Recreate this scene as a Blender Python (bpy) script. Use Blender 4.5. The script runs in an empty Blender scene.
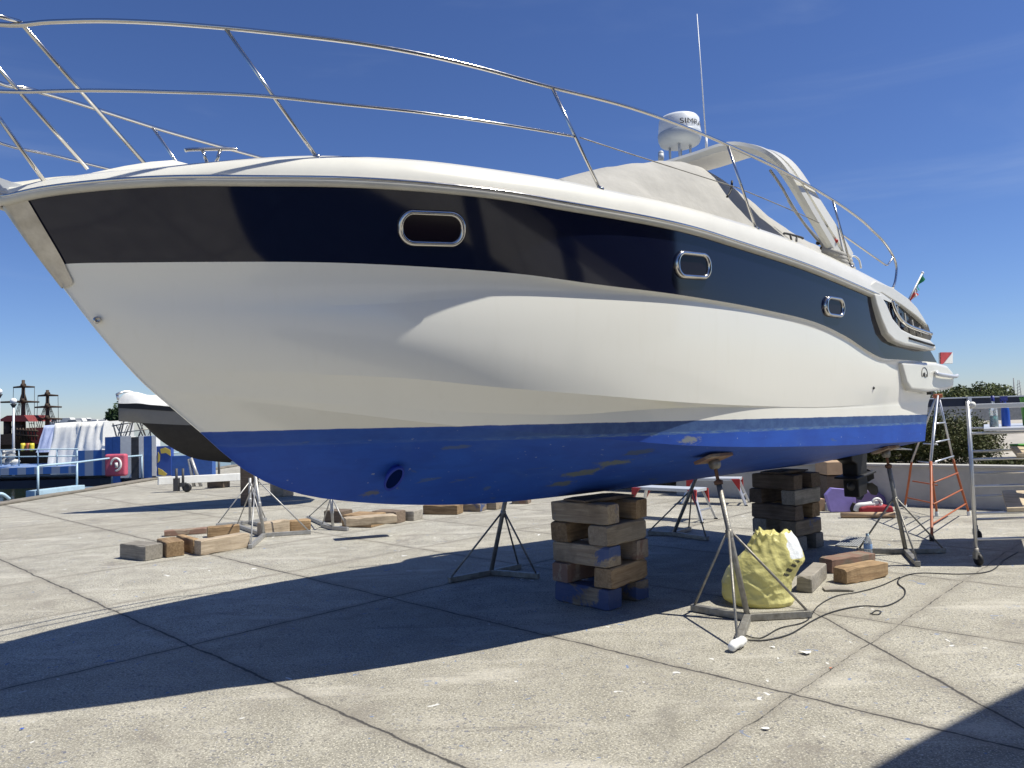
import bpy, bmesh, math, random
import numpy as np
from mathutils import Vector, Matrix, noise
random.seed(7)
R = math.radians
SC = bpy.context.scene
COL = SC.collection

# ------------------------------------------------------------------ camera, world, sun, exposure
EYE = 1.70
FPX, CX, CY = 740.0, 512.0, 384.0
PITCH = math.atan((418.0 - 384.0) / FPX)
ROLL = R(1.7)
_fw = np.array([0, math.cos(PITCH), math.sin(PITCH)])
_u0 = np.array([0, -math.sin(PITCH), math.cos(PITCH)])
_r0 = np.array([1.0, 0, 0])
_rt = _r0 * math.cos(ROLL) - _u0 * math.sin(ROLL)
_up = _u0 * math.cos(ROLL) + _r0 * math.sin(ROLL)
EYEP = np.array([0, 0, EYE])
cam = bpy.data.cameras.new('camera')
camo = bpy.data.objects.new('camera', cam)
COL.objects.link(camo)
camo.matrix_world = Matrix(((_rt[0], _up[0], -_fw[0], 0), (_rt[1], _up[1], -_fw[1], 0), (_rt[2], _up[2], -_fw[2], EYE), (0, 0, 0, 1)))
cam.sensor_fit = 'HORIZONTAL'
cam.sensor_width = 36.0
cam.lens = 36.0 * FPX / 1024.0
cam.clip_start = 0.05
cam.clip_end = 6000
SC.camera = camo

SUN_EL = R(61)
SUN_DIR = np.array([math.cos(R(-9)), math.sin(R(-9))])            # horizontal direction towards the sun
SUN_DIR = SUN_DIR / np.linalg.norm(SUN_DIR)
world = bpy.data.worlds.new('World')
SC.world = world
world.use_nodes = True
wn, wl = world.node_tree.nodes, world.node_tree.links
wn.clear()
w_out = wn.new('ShaderNodeOutputWorld')
w_bg = wn.new('ShaderNodeBackground')
sky = wn.new('ShaderNodeTexSky')
sky.sky_type = 'NISHITA'
sky.sun_disc = False
sky.sun_elevation = SUN_EL
sky.sun_rotation = math.atan2(SUN_DIR[0], SUN_DIR[1])
sky.altitude = 0
sky.air_density = 1.0
sky.dust_density = 0.1
sky.ozone_density = 3.0
w_bg.inputs['Strength'].default_value = 0.071
w_gm = wn.new('ShaderNodeGamma')
w_gm.inputs['Gamma'].default_value = 1.15
wl.new(sky.outputs[0], w_gm.inputs['Color'])
w_mx = wn.new('ShaderNodeMix')
w_mx.data_type = 'RGBA'
w_mx.blend_type = 'MULTIPLY'
w_mx.inputs['Factor'].default_value = 1.0
_wi = [i for i in w_mx.inputs if i.type == 'RGBA']
_wi[1].default_value = (0.64, 0.72, 0.975, 1)
wl.new(w_gm.outputs[0], _wi[0])
# thin high wisps of cloud
w_tc = wn.new('ShaderNodeTexCoord')
w_mp = wn.new('ShaderNodeMapping')
w_mp.inputs['Scale'].default_value = (1.6, 1.6, 9.0)
w_mp.inputs['Rotation'].default_value = (0.0, R(14), R(20))
wl.new(w_tc.outputs['Generated'], w_mp.inputs['Vector'])
w_no = wn.new('ShaderNodeTexNoise')
w_no.inputs['Scale'].default_value = 1.5
w_no.inputs['Detail'].default_value = 7
w_no.inputs['Distortion'].default_value = 0.6
wl.new(w_mp.outputs[0], w_no.inputs['Vector'])
w_mr = wn.new('ShaderNodeMapRange')
w_mr.interpolation_type = 'SMOOTHSTEP'
w_mr.inputs['From Min'].default_value = 0.52
w_mr.inputs['From Max'].default_value = 0.80
w_mr.inputs['To Max'].default_value = 0.13
wl.new(w_no.outputs['Fac'], w_mr.inputs['Value'])
w_cl = wn.new('ShaderNodeMix')
w_cl.data_type = 'RGBA'
_wc = [i for i in w_cl.inputs if i.type == 'RGBA']
wl.new(w_mr.outputs[0], w_cl.inputs['Factor'])
wl.new([o for o in w_mx.outputs if o.type == 'RGBA'][0], _wc[0])
_wc[1].default_value = (7.0, 8.2, 9.8, 1)
wl.new([o for o in w_cl.outputs if o.type == 'RGBA'][0], w_bg.inputs['Color'])
wl.new(w_bg.outputs[0], w_out.inputs['Surface'])

sun = bpy.data.lights.new('sun', 'SUN')
sun.energy = 5.0
sun.angle = R(0.5)
sun.color = (1.0, 0.955, 0.84)
suno = bpy.data.objects.new('sun', sun)
COL.objects.link(suno)
_sd = Vector((SUN_DIR[0] * math.cos(SUN_EL), SUN_DIR[1] * math.cos(SUN_EL), math.sin(SUN_EL)))
suno.rotation_euler = _sd.to_track_quat('Z', 'Y').to_euler()
suno.location = (10, -6, 12)

SC.render.engine = 'CYCLES'
SC.view_settings.view_transform = 'Standard'
SC.view_settings.look = 'None'
SC.view_settings.gamma = 1
SC.view_settings.exposure = 0.32
SC.cycles.max_bounces = 8
SC.cycles.use_denoising = True


# ------------------------------------------------------------------ picture point -> place
def ray(x, y):
    return _fw * FPX + _rt * (x - CX) + _up * (CY - y)


def G(x, y, z=0.0):
    d = ray(x, y)
    t = (z - EYE) / d[2]
    return Vector(EYEP + d * t)


def D(x, y, Y):
    d = ray(x, y)
    return Vector(EYEP + d * (Y / d[1]))


# the boat's own frame: u aft from the bow, v to port, z up
BANG = R(38.5)
_A = np.array([math.cos(BANG), math.sin(BANG), 0])
_N = np.array([_A[1], -_A[0], 0])
_mid = (np.array(G(745, 620)) + np.array(G(490, 575))) / 2


def _plane(x, y, v, org):
    d = ray(x, y)
    o = EYEP - org - _N * v
    t = -(o @ _N) / (d @ _N)
    p = EYEP + d * t - org
    return float(p @ _A), float(p[2])


_BOW_U = _plane(2, 204, 0, _mid)[0]
BORG = _mid + _A * _BOW_U                      # point on the ground under the bow tip


def B(x, y, v=0.0):
    return _plane(x, y, v, BORG)               # (u, z)


def W(u, v, z):
    return Vector(BORG + _A * u + _N * v + np.array([0, 0, z]))


def L(u, v, z):                                # boat-local coordinates
    return Vector((u, -v, z))


def solve(pts, bf):
    out = []
    for x, y in pts:
        v = 0.8
        for _ in range(60):
            u, z = B(x, y, v)
            v = 0.5 * v + 0.5 * bf(u)
        out.append((u, z))
    out.sort()
    return out


def curve(tab):
    xs = [p[0] for p in tab]
    ys = [p[1] for p in tab]
    # monotone-ish cubic through the table
    n = len(xs)
    m = [0.0] * n
    dl = [(ys[i + 1] - ys[i]) / max(1e-6, xs[i + 1] - xs[i]) for i in range(n - 1)]
    for i in range(n):
        m[i] = dl[0] if i == 0 else dl[-1] if i == n - 1 else 0.5 * (dl[i - 1] + dl[i])

    def f(x):
        if x <= xs[0]:
            return ys[0] + m[0] * (x - xs[0])
        if x >= xs[-1]:
            return ys[-1] + m[-1] * (x - xs[-1])
        i = max(k for k in range(n - 1) if xs[k] <= x)
        h = xs[i + 1] - xs[i]
        t = (x - xs[i]) / h
        return ((2 * t ** 3 - 3 * t ** 2 + 1) * ys[i] + (t ** 3 - 2 * t ** 2 + t) * h * m[i]
                + (-2 * t ** 3 + 3 * t ** 2) * ys[i + 1] + (t ** 3 - t ** 2) * h * m[i + 1])
    return f


def lin(tab):
    xs = [p[0] for p in tab]
    ys = [p[1] for p in tab]
    return lambda x: float(np.interp(x, xs, ys))


# ------------------------------------------------------------------ mesh builder
class MB:
    def __init__(s):
        s.v, s.f, s.m, s.sm = [], [], [], []

    def add(s, vs, fs, mat=0, smooth=False):
        o = len(s.v)
        s.v += [Vector(p) for p in vs]
        for f in fs:
            s.f.append([i + o for i in f])
            s.m.append(mat)
            s.sm.append(smooth)
        return s

    def box(s, c, size, rot=None, mat=0):
        hx, hy, hz = size[0] / 2, size[1] / 2, size[2] / 2
        P = [Vector((a * hx, b * hy, c_ * hz)) for c_ in (-1, 1) for b in (-1, 1) for a in (-1, 1)]
        if rot is not None:
            P = [rot @ p for p in P]
        P = [p + Vector(c) for p in P]
        return s.add(P, [(0, 2, 3, 1), (4, 5, 7, 6), (0, 1, 5, 4), (2, 6, 7, 3), (0, 4, 6, 2), (1, 3, 7, 5)], mat)

    def bar(s, a, b, w, h, mat=0, up=(0, 0, 1)):
        a, b = Vector(a), Vector(b)
        x = (b - a).normalized()
        y = Vector(up).cross(x)
        if y.length < 1e-4:
            y = Vector((1, 0, 0)).cross(x)
        y.normalize()
        z = x.cross(y)
        rot = Matrix((x, y, z)).transposed()
        return s.box((a + b) / 2, ((b - a).length, w, h), rot, mat)

    def tube(s, pts, r, n=8, mat=0, caps=True, closed=False):
        pts = [Vector(p) for p in pts]
        m = len(pts)
        rs = r if isinstance(r, (list, tuple)) else [r] * m
        vs, fs = [], []
        prev = None
        for i, p in enumerate(pts):
            if closed:
                t = pts[(i + 1) % m] - pts[i - 1]
            else:
                t = pts[min(i + 1, m - 1)] - pts[max(i - 1, 0)]
            t.normalize()
            if prev is None:
                a = Vector((0, 0, 1)) if abs(t.z) < 0.9 else Vector((1, 0, 0))
                x = t.cross(a).normalized()
            else:
                x = (prev - t * prev.dot(t)).normalized()
            prev = x
            y = t.cross(x)
            for k in range(n):
                an = 2 * math.pi * k / n
                vs.append(p + (x * math.cos(an) + y * math.sin(an)) * rs[i])
        for i in range(m if closed else m - 1):
            j = (i + 1) % m
            for k in range(n):
                k2 = (k + 1) % n
                fs.append((i * n + k, i * n + k2, j * n + k2, j * n + k))
        o = len(s.v)
        s.add(vs, fs, mat, True)
        if caps and not closed:
            s.f.append([o + k for k in range(n)][::-1]); s.m.append(mat); s.sm.append(False)
            s.f.append([o + (m - 1) * n + k for k in range(n)]); s.m.append(mat); s.sm.append(False)
        return s

    def lathe(s, prof, c=(0, 0, 0), n=24, mat=0, rot=None, smooth=True):
        vs, fs = [], []
        for (r, z) in prof:
            for k in range(n):
                an = 2 * math.pi * k / n
                p = Vector((r * math.cos(an), r * math.sin(an), z))
                if rot is not None:
                    p = rot @ p
                vs.append(p + Vector(c))
        for i in range(len(prof) - 1):
            for k in range(n):
                k2 = (k + 1) % n
                fs.append((i * n + k, i * n + k2, (i + 1) * n + k2, (i + 1) * n + k))
        return s.add(vs, fs, mat, smooth)

    def loft(s, rows, mat=0, smooth=True, closed=False):
        n = len(rows[0])
        vs = [p for r in rows for p in r]
        fs = []
        for i in range(len(rows) - 1):
            for k in range(n if closed else n - 1):
                k2 = (k + 1) % n
                fs.append((i * n + k, i * n + k2, (i + 1) * n + k2, (i + 1) * n + k))
        return s.add(vs, fs, mat, smooth)

    def prism(s, poly, off, mat=0, smooth=False):
        n = len(poly)
        off = Vector(off)
        vs = [Vector(p) for p in poly] + [Vector(p) + off for p in poly]
        fs = [list(range(n))[::-1], [n + i for i in range(n)]]
        fs += [(i, (i + 1) % n, n + (i + 1) % n, n + i) for i in range(n)]
        return s.add(vs, fs, mat, smooth)

    def sphere(s, c, r, n=12, mat=0, sc=(1, 1, 1)):
        prof = [(max(1e-4, r * math.sin(math.pi * i / n)) , -r * math.cos(math.pi * i / n)) for i in range(n + 1)]
        vs, fs = [], []
        k_ = n * 2
        for (rr, z) in prof:
            for k in range(k_):
                an = 2 * math.pi * k / k_
                vs.append(Vector((rr * math.cos(an) * sc[0], rr * math.sin(an) * sc[1], z * sc[2])) + Vector(c))
        for i in range(n):
            for k in range(k_):
                k2 = (k + 1) % k_
                fs.append((i * k_ + k, i * k_ + k2, (i + 1) * k_ + k2, (i + 1) * k_ + k))
        return s.add(vs, fs, mat, True)

    def build(s, name, mats, parent=None, bevel=0, local=False, fixn=True, segs=2, merge=0):
        me = bpy.data.meshes.new(name)
        off = Vector((0, 0, 0))
        if parent is not None and not local:
            p = parent
            while p is not None:
                off += p.location
                p = p.parent
        me.from_pydata([tuple(p - off) for p in s.v], [], s.f)
        if not isinstance(mats, (list, tuple)):
            mats = [mats]
        for m in mats:
            me.materials.append(m)
        me.polygons.foreach_set('material_index', s.m)
        me.polygons.foreach_set('use_smooth', s.sm)
        if fixn or bevel or merge:
            bm = bmesh.new()
            bm.from_mesh(me)
            if merge:
                bmesh.ops.remove_doubles(bm, verts=bm.verts, dist=merge)
            if bevel:
                ed = [e for e in bm.edges if len(e.link_faces) == 2 and e.calc_face_angle(0) > 0.5]
                bmesh.ops.bevel(bm, geom=ed, offset=bevel, segments=segs, affect='EDGES', profile=0.5, clamp_overlap=True)
            if fixn:
                bmesh.ops.recalc_face_normals(bm, faces=bm.faces)
            bm.to_mesh(me)
            bm.free()
        o = bpy.data.objects.new(name, me)
        COL.objects.link(o)
        if parent is not None:
            o.parent = parent
        return o


def tag(o, label=None, cat=None, group=None, kind=None):
    if label:
        o['label'] = label
    if cat:
        o['category'] = cat
    if group:
        o['group'] = group
    if kind:
        o['kind'] = kind
    return o


def thing(name, loc, label, cat, group=None, rz=0):
    o = bpy.data.objects.new(name, None)
    o.empty_display_size = 0.2
    COL.objects.link(o)
    o.location = loc
    o.rotation_euler = (0, 0, rz)
    return tag(o, label, cat, group)


def copy_tree(o, parent=None):
    c = o.copy()
    COL.objects.link(c)
    if parent is not None:
        c.parent = parent
    for ch in list(o.children):
        copy_tree(ch, c)
    return c


# ------------------------------------------------------------------ materials
def mat(name, col, rough=0.5, metal=0.0, coat=0.0, var=0.0, vscale=8.0, bump=0.0, bscale=40.0, col2=None, spec=0.5,
        trans=0.0, alpha=1.0, rvar=0.0, stretch=(1, 1, 1), emit=0):
    m = bpy.data.materials.new(name)
    m.use_nodes = True
    nt = m.node_tree
    p = nt.nodes['Principled BSDF']
    p.inputs['Base Color'].default_value = (*col, 1)
    p.inputs['Roughness'].default_value = rough
    p.inputs['Metallic'].default_value = metal
    p.inputs['Coat Weight'].default_value = coat
    p.inputs['Coat Roughness'].default_value = 0.04
    p.inputs['Specular IOR Level'].default_value = spec
    p.inputs['Transmission Weight'].default_value = trans
    p.inputs['Alpha'].default_value = alpha
    tc = nt.nodes.new('ShaderNodeTexCoord')
    mp = nt.nodes.new('ShaderNodeMapping')
    mp.inputs['Scale'].default_value = stretch
    nt.links.new(tc.outputs['Object'], mp.inputs['Vector'])
    if var or col2 or rvar:
        no = nt.nodes.new('ShaderNodeTexNoise')
        no.inputs['Scale'].default_value = vscale
        no.inputs['Detail'].default_value = 6
        no.inputs['Roughness'].default_value = 0.62
        nt.links.new(mp.outputs[0], no.inputs['Vector'])
        if var or col2:
            cr = nt.nodes.new('ShaderNodeValToRGB')
            cr.color_ramp.elements[0].position = 0.32
            cr.color_ramp.elements[1].position = 0.68
            c2 = col2 if col2 else tuple(min(1, c * (1 + var)) for c in col)
            c1 = col if col2 else tuple(c * (1 - var) for c in col)
            cr.color_ramp.elements[0].color = (*c1, 1)
            cr.color_ramp.elements[1].color = (*c2, 1)
            nt.links.new(no.outputs['Fac'], cr.inputs['Fac'])
            nt.links.new(cr.outputs[0], p.inputs['Base Color'])
        if rvar:
            mr = nt.nodes.new('ShaderNodeMapRange')
            mr.inputs['To Min'].default_value = max(0, rough - rvar)
            mr.inputs['To Max'].default_value = rough + rvar
            nt.links.new(no.outputs['Fac'], mr.inputs['Value'])
            nt.links.new(mr.outputs[0], p.inputs['Roughness'])
    if bump:
        nb = nt.nodes.new('ShaderNodeTexNoise')
        nb.inputs['Scale'].default_value = bscale
        nb.inputs['Detail'].default_value = 5
        nt.links.new(mp.outputs[0], nb.inputs['Vector'])
        bu = nt.nodes.new('ShaderNodeBump')
        bu.inputs['Strength'].default_value = bump
        bu.inputs['Distance'].default_value = 0.02
        nt.links.new(nb.outputs['Fac'], bu.inputs['Height'])
        nt.links.new(bu.outputs[0], p.inputs['Normal'])
    return m


class NT:
    """small node-graph helper"""
    def __init__(s, m):
        s.m = m
        s.nt = m.node_tree
        s.n, s.l = s.nt.nodes, s.nt.links

    def put(s, x, sock):
        if isinstance(x, (int, float)):
            sock.default_value = x
        elif isinstance(x, (tuple, list)):
            sock.default_value = x
        else:
            s.l.new(x, sock)

    def math(s, op, a, b=0.0, c=0.0):
        n = s.n.new('ShaderNodeMath')
        n.operation = op
        s.put(a, n.inputs[0]); s.put(b, n.inputs[1])
        if len(n.inputs) > 2:
            s.put(c, n.inputs[2])
        return n.outputs[0]

    def mix(s, f, a, b):
        n = s.n.new('ShaderNodeMix')
        n.data_type = 'RGBA'
        s.put(f, n.inputs['Factor'])
        ia, ib = [i for i in n.inputs if i.type == 'RGBA']
        s.put((*a, 1) if isinstance(a, tuple) and len(a) == 3 else a, ia)
        s.put((*b, 1) if isinstance(b, tuple) and len(b) == 3 else b, ib)
        return [o for o in n.outputs if o.type == 'RGBA'][0]

    def noise(s, vec, scale, detail=4, rough=0.55, dist=0.0):
        n = s.n.new('ShaderNodeTexNoise')
        n.inputs['Scale'].default_value = scale
        n.inputs['Detail'].default_value = detail
        n.inputs['Roughness'].default_value = rough
        n.inputs['Distortion'].default_value = dist
        s.l.new(vec, n.inputs['Vector'])
        return n.outputs['Fac']

    def smooth(s, x, lo, hi, a=0.0, b=1.0):
        n = s.n.new('ShaderNodeMapRange')
        n.interpolation_type = 'SMOOTHSTEP'
        s.put(x, n.inputs['Value'])
        n.inputs['From Min'].default_value = lo
        n.inputs['From Max'].default_value = hi
        n.inputs['To Min'].default_value = a
        n.inputs['To Max'].default_value = b
        return n.outputs[0]

    def coord(s, kind='Object', scale=(1, 1, 1), rot=(0, 0, 0)):
        tc = s.n.new('ShaderNodeTexCoord')
        mp = s.n.new('ShaderNodeMapping')
        mp.inputs['Scale'].default_value = scale
        mp.inputs['Rotation'].default_value = rot
        s.l.new(tc.outputs[kind], mp.inputs['Vector'])
        return mp.outputs[0]

    def xyz(s, vec):
        n = s.n.new('ShaderNodeSeparateXYZ')
        s.l.new(vec, n.inputs[0])
        return n.outputs

    def bump(s, h, strength, dist, normal=None):
        n = s.n.new('ShaderNodeBump')
        n.inputs['Strength'].default_value = strength
        n.inputs['Distance'].default_value = dist
        s.l.new(h, n.inputs['Height'])
        if normal is not None:
            s.l.new(normal, n.inputs['Normal'])
        return n.outputs[0]


def newmat(name, rough=0.5):
    m = bpy.data.materials.new(name)
    m.use_nodes = True
    p = m.node_tree.nodes['Principled BSDF']
    p.inputs['Roughness'].default_value = rough
    return NT(m), p


# concrete yard: joints measured on the ground
JOINTS = [((0, 560), (290, 690)), ((220, 556), (947, 725)), ((0, 691), (450, 584)), ((0, 612), (425, 547)),
          ((822, 617), (1022, 727))]


def concrete():
    g, p = newmat('yard_concrete', 0.85)
    v = g.coord('Object')
    x, y, z = g.xyz(v)
    big = g.noise(v, 0.45, 4, 0.6)
    midn = g.noise(v, 3.2, 6, 0.65)
    fine = g.noise(v, 55, 4, 0.7)
    speck = g.noise(v, 26, 3, 0.55, 0.6)
    grit = g.noise(v, 130, 2, 0.6)
    c = g.mix(g.smooth(big, 0.3, 0.7), (0.255, 0.242, 0.203), (0.375, 0.357, 0.300))
    c = g.mix(g.smooth(midn, 0.35, 0.7, 0, 0.6), c, (0.55, 0.525, 0.45))
    c = g.mix(g.smooth(fine, 0.46, 0.60, 0, 0.8), c, (0.17, 0.16, 0.13))
    c = g.mix(g.smooth(speck, 0.61, 0.65, 0, 0.8), c, (0.105, 0.105, 0.11))
    c = g.mix(g.smooth(grit, 0.58, 0.66, 0, 0.75), c, (0.13, 0.13, 0.135))
    pale = g.noise(g.coord('Object', (1, 1, 1), (0, 0, 0.7)), 85, 3, 0.6)
    c = g.mix(g.smooth(pale, 0.55, 0.62, 0, 0.8), c, (0.74, 0.70, 0.58))
    dirt = g.noise(g.coord('Object', (1, 1, 1), (0, 0, 2.2)), 1.7, 7, 0.72, 0.4)
    c = g.mix(g.smooth(dirt, 0.52, 0.72, 0, 0.5), c, (0.20, 0.18, 0.155))
    def cell(n_, c0, st):
        q = g.math('ADD', g.math('MULTIPLY', x, n_[0]), g.math('MULTIPLY', y, n_[1]))
        return g.math('FLOOR', g.math('DIVIDE', g.math('SUBTRACT', q, c0), st))
    base1 = (G(460, 768) - G(0, 560)).normalized()
    n1 = (-base1.y, base1.x)
    base2 = (G(450, 584) - G(0, 691)).normalized()
    n2 = (-base2.y, base2.x)
    dn_ = lambda n, px: n[0] * G(*px).x + n[1] * G(*px).y
    ca = cell(n1, dn_(n1, (190, 645)), dn_(n1, (470, 617)) - dn_(n1, (190, 645)))
    cb_ = cell(n2, dn_(n2, (190, 645)), dn_(n2, (250, 579)) - dn_(n2, (190, 645)))
    slab = g.math('FRACT', g.math('MULTIPLY', g.math('SINE', g.math('ADD', g.math('MULTIPLY', ca, 12.9898), g.math('MULTIPLY', cb_, 78.233))), 437.585))
    c = g.mix(g.math('MULTIPLY', slab, 0.30), c, (0.25, 0.225, 0.175))
    stain = g.noise(v, 0.9, 5, 0.7, 0.8)
    c = g.mix(g.smooth(stain, 0.55, 0.72, 0, 0.6), c, (0.17, 0.15, 0.13))
    # flecks of blue antifouling and white filler trodden into the yard
    # dark oil spots, tyre scuffs and pale worn patches
    oil = g.noise(g.coord('Object', (1, 1, 1), (0, 0, 0.4)), 0.75, 4, 0.6, 1.2)
    c = g.mix(g.smooth(oil, 0.60, 0.78, 0, 0.35), c, (0.105, 0.095, 0.085))
    worn_ = g.noise(g.coord('Object', (0.6, 2.2, 1), (0, 0, -0.67)), 1.1, 6, 0.68, 0.3)
    c = g.mix(g.smooth(worn_, 0.52, 0.70, 0, 0.45), c, (0.56, 0.53, 0.46))
    scf_ = g.noise(g.coord('Object', (0.35, 5.0, 1), (0, 0, -0.5)), 1.4, 5, 0.7, 0.2)
    c = g.mix(g.smooth(scf_, 0.60, 0.68, 0, 0.4), c, (0.13, 0.12, 0.11))
    fl = g.noise(v, 9.5, 2, 0.5, 1.2)
    c = g.mix(g.smooth(fl, 0.715, 0.735, 0, 0.75), c, (0.12, 0.19, 0.36))
    spk = g.noise(g.coord('Object', (1, 1, 1), (0, 0, 1.9)), 38, 3, 0.6, 0.5)
    zone = g.noise(g.coord('Object', (1, 1, 1), (0, 0, 0.9)), 1.3, 4, 0.6)
    c = g.mix(g.math('MULTIPLY', g.smooth(spk, 0.60, 0.64, 0, 0.85), g.smooth(zone, 0.35, 0.62)), c, (0.115, 0.125, 0.175))
    fl2 = g.noise(g.coord('Object', (1, 1, 1), (0, 0, 1.1)), 7.0, 2, 0.5, 0.9)
    c = g.mix(g.smooth(fl2, 0.73, 0.745, 0, 0.85), c, (0.68, 0.68, 0.66))
    # joints
    wob = g.math('MULTIPLY', g.math('SUBTRACT', g.noise(v, 2.2, 5, 0.7), 0.5), 0.09)
    wid = g.noise(v, 5.0, 3, 0.6)
    dmin = None

    def line(n0, n1, c0):
        d = g.math('ADD', g.math('MULTIPLY', x, n0), g.math('MULTIPLY', y, n1))
        return g.math('ABSOLUTE', g.math('ADD', g.math('SUBTRACT', d, c0), wob))
    ls = []
    base1 = (G(460, 768) - G(0, 560)).normalized()
    n1 = (-base1.y, base1.x)
    base2 = (G(450, 584) - G(0, 691)).normalized()
    n2 = (-base2.y, base2.x)
    def dn(n, px):
        q = G(*px)
        return n[0] * q.x + n[1] * q.y
    a1, a2 = dn(n1, (190, 645)), dn(n1, (470, 617))
    s1 = a2 - a1
    for k in (-3, -2, -1, 0, 1, 2, 3, 4):
        ls.append((n1[0], n1[1], a1 + s1 * k, 0.0 if k in (0, 1) else 0.004))
    b1, b2 = dn(n2, (190, 645)), dn(n2, (250, 579))
    s2 = b2 - b1
    for k in (-2, 0, 1, 2, 3, 4, 5, 6):
        ls.append((n2[0], n2[1], b1 + s2 * k, 0.0 if k == 0 else 0.0075))
    q0, q1 = G(822, 617), G(1022, 727)
    t = (q1 - q0).normalized()
    d = None
    for l in ls:
        e = g.math('ADD', line(*l[:3]), l[3])
        d = e if d is None else g.math('MINIMUM', d, e)
    # one irregular crack running off to the right
    e = line(-t.y, t.x, -t.y * q0.x + t.x * q0.y)
    side = g.math('ADD', g.math('MULTIPLY', x, t.x), g.math('MULTIPLY', y, t.y))
    e = g.math('ADD', e, g.smooth(side, t.x * q0.x + t.y * q0.y - 0.2, t.x * q0.x + t.y * q0.y - 0.6, 0, 1))
    d = g.math('MINIMUM', d, e)
    dd = g.math('ADD', d, g.math('MULTIPLY', g.math('SUBTRACT', wid, 0.5), 0.022))
    jm = g.smooth(dd, 0.004, 0.014, 1, 0)
    halo = g.smooth(dd, 0.0, 0.11, 0.5, 0)
    c = g.mix(halo, c, (0.2, 0.18, 0.15))
    c = g.mix(g.math('MULTIPLY', jm, 0.92), c, (0.045, 0.042, 0.04))
    g.l.new(c, p.inputs['Base Color'])
    h = g.math('ADD', g.math('MULTIPLY', fine, 0.5), g.math('MULTIPLY', speck, 0.5))
    h = g.math('SUBTRACT', h, g.math('MULTIPLY', jm, 1.6))
    g.l.new(g.bump(h, 0.55, 0.012), p.inputs['Normal'])
    return g.m


def hull_white():
    g, p = newmat('hull_gelcoat', 0.22)
    v = g.coord('Object')
    x, y, z = g.xyz(v)
    wl_ = g.math('ADD', ZW[0], g.math('MULTIPLY', x, ZW[1]))
    wob = g.math('MULTIPLY', g.math('SUBTRACT', g.noise(v, 6, 4, 0.6), 0.5), 0.012)
    hgt = g.math('ADD', g.math('SUBTRACT', z, wl_), wob)
    # gelcoat with faint grime that runs down
    st = g.noise(g.coord('Object', (5, 5, 0.7)), 3, 4, 0.6)
    white = g.mix(g.smooth(st, 0.5, 0.8, 0, 0.25), (0.88, 0.87, 0.80), (0.81, 0.79, 0.70))
    blot = g.noise(v, 2.5, 5, 0.6)
    blue = g.mix(g.smooth(blot, 0.3, 0.7), (0.012, 0.068, 0.40), (0.015, 0.088, 0.47))
    sp = g.noise(v, 22, 3, 0.5)
    blue = g.mix(g.smooth(sp, 0.70, 0.73, 0, 0.6), blue, (0.35, 0.42, 0.5))
    pat = g.noise(g.coord('Object', (1.0, 1.0, 3.0)), 2.2, 4, 0.55, 0.5)
    blue = g.mix(g.smooth(pat, 0.66, 0.70, 0, 0.45), blue, (0.10, 0.14, 0.16))
    roll = g.noise(g.coord('Object', (0.5, 1.0, 3.5)), 5.0, 6, 0.7, 0.3)
    blue = g.mix(g.smooth(roll, 0.46, 0.66, 0, 0.3), blue, (0.009, 0.05, 0.30))
    chalk = g.noise(g.coord('Object', (0.7, 1.0, 1.6)), 1.6, 6, 0.72, 0.4)
    blue = g.mix(g.smooth(chalk, 0.55, 0.75, 0, 0.4), blue, (0.05, 0.13, 0.42))
    for (cu, cv, cz), (ru_, rz_), col in SCUFF:
        dx = g.math('DIVIDE', g.math('SUBTRACT', x, cu), ru_)
        dz = g.math('DIVIDE', g.math('SUBTRACT', z, cz), rz_)
        on = g.math('LESS_THAN', y, 0.0)
        dd_ = g.math('SQRT', g.math('ADD', g.math('MULTIPLY', dx, dx), g.math('MULTIPLY', dz, dz)))
        dd_ = g.math('ADD', dd_, g.math('MULTIPLY', g.math('SUBTRACT', g.noise(g.coord('Object', (1, 1, 2.5)), 7, 6, 0.72), 0.5), 3.4))
        blue = g.mix(g.math('MULTIPLY', g.smooth(dd_, 0.55, 1.05, 0.75, 0), on), blue, col)
    slate = g.mix(g.smooth(g.noise(v, 12, 5, 0.65), 0.35, 0.7), (0.03, 0.075, 0.23), (0.055, 0.12, 0.29))
    worn = g.mix(g.smooth(g.noise(g.coord('Object', (0.8, 0.8, 6)), 9, 6, 0.75), 0.42, 0.6), (0.03, 0.10, 0.36), (0.12, 0.21, 0.36))
    c = g.mix(g.smooth(hgt, -0.112, -0.104), blue, worn)
    c = g.mix(g.smooth(hgt, -0.092, -0.080), c, slate)
    c = g.mix(g.smooth(x, 2.4, 3.6, 0.75, 0), c, blue)
    m1 = g.smooth(hgt, -0.004, 0.002)
    c = g.mix(m1, c, white)
    g.l.new(c, p.inputs['Base Color'])
    g.l.new(g.smooth(hgt, -0.01, 0.004, 0.62, 0.24), p.inputs['Roughness'])
    g.l.new(g.smooth(hgt, -0.01, 0.004, 0.0, 0.5), p.inputs['Coat Weight'])
    p.inputs['Coat Roughness'].default_value = 0.06
    return g.m


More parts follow.
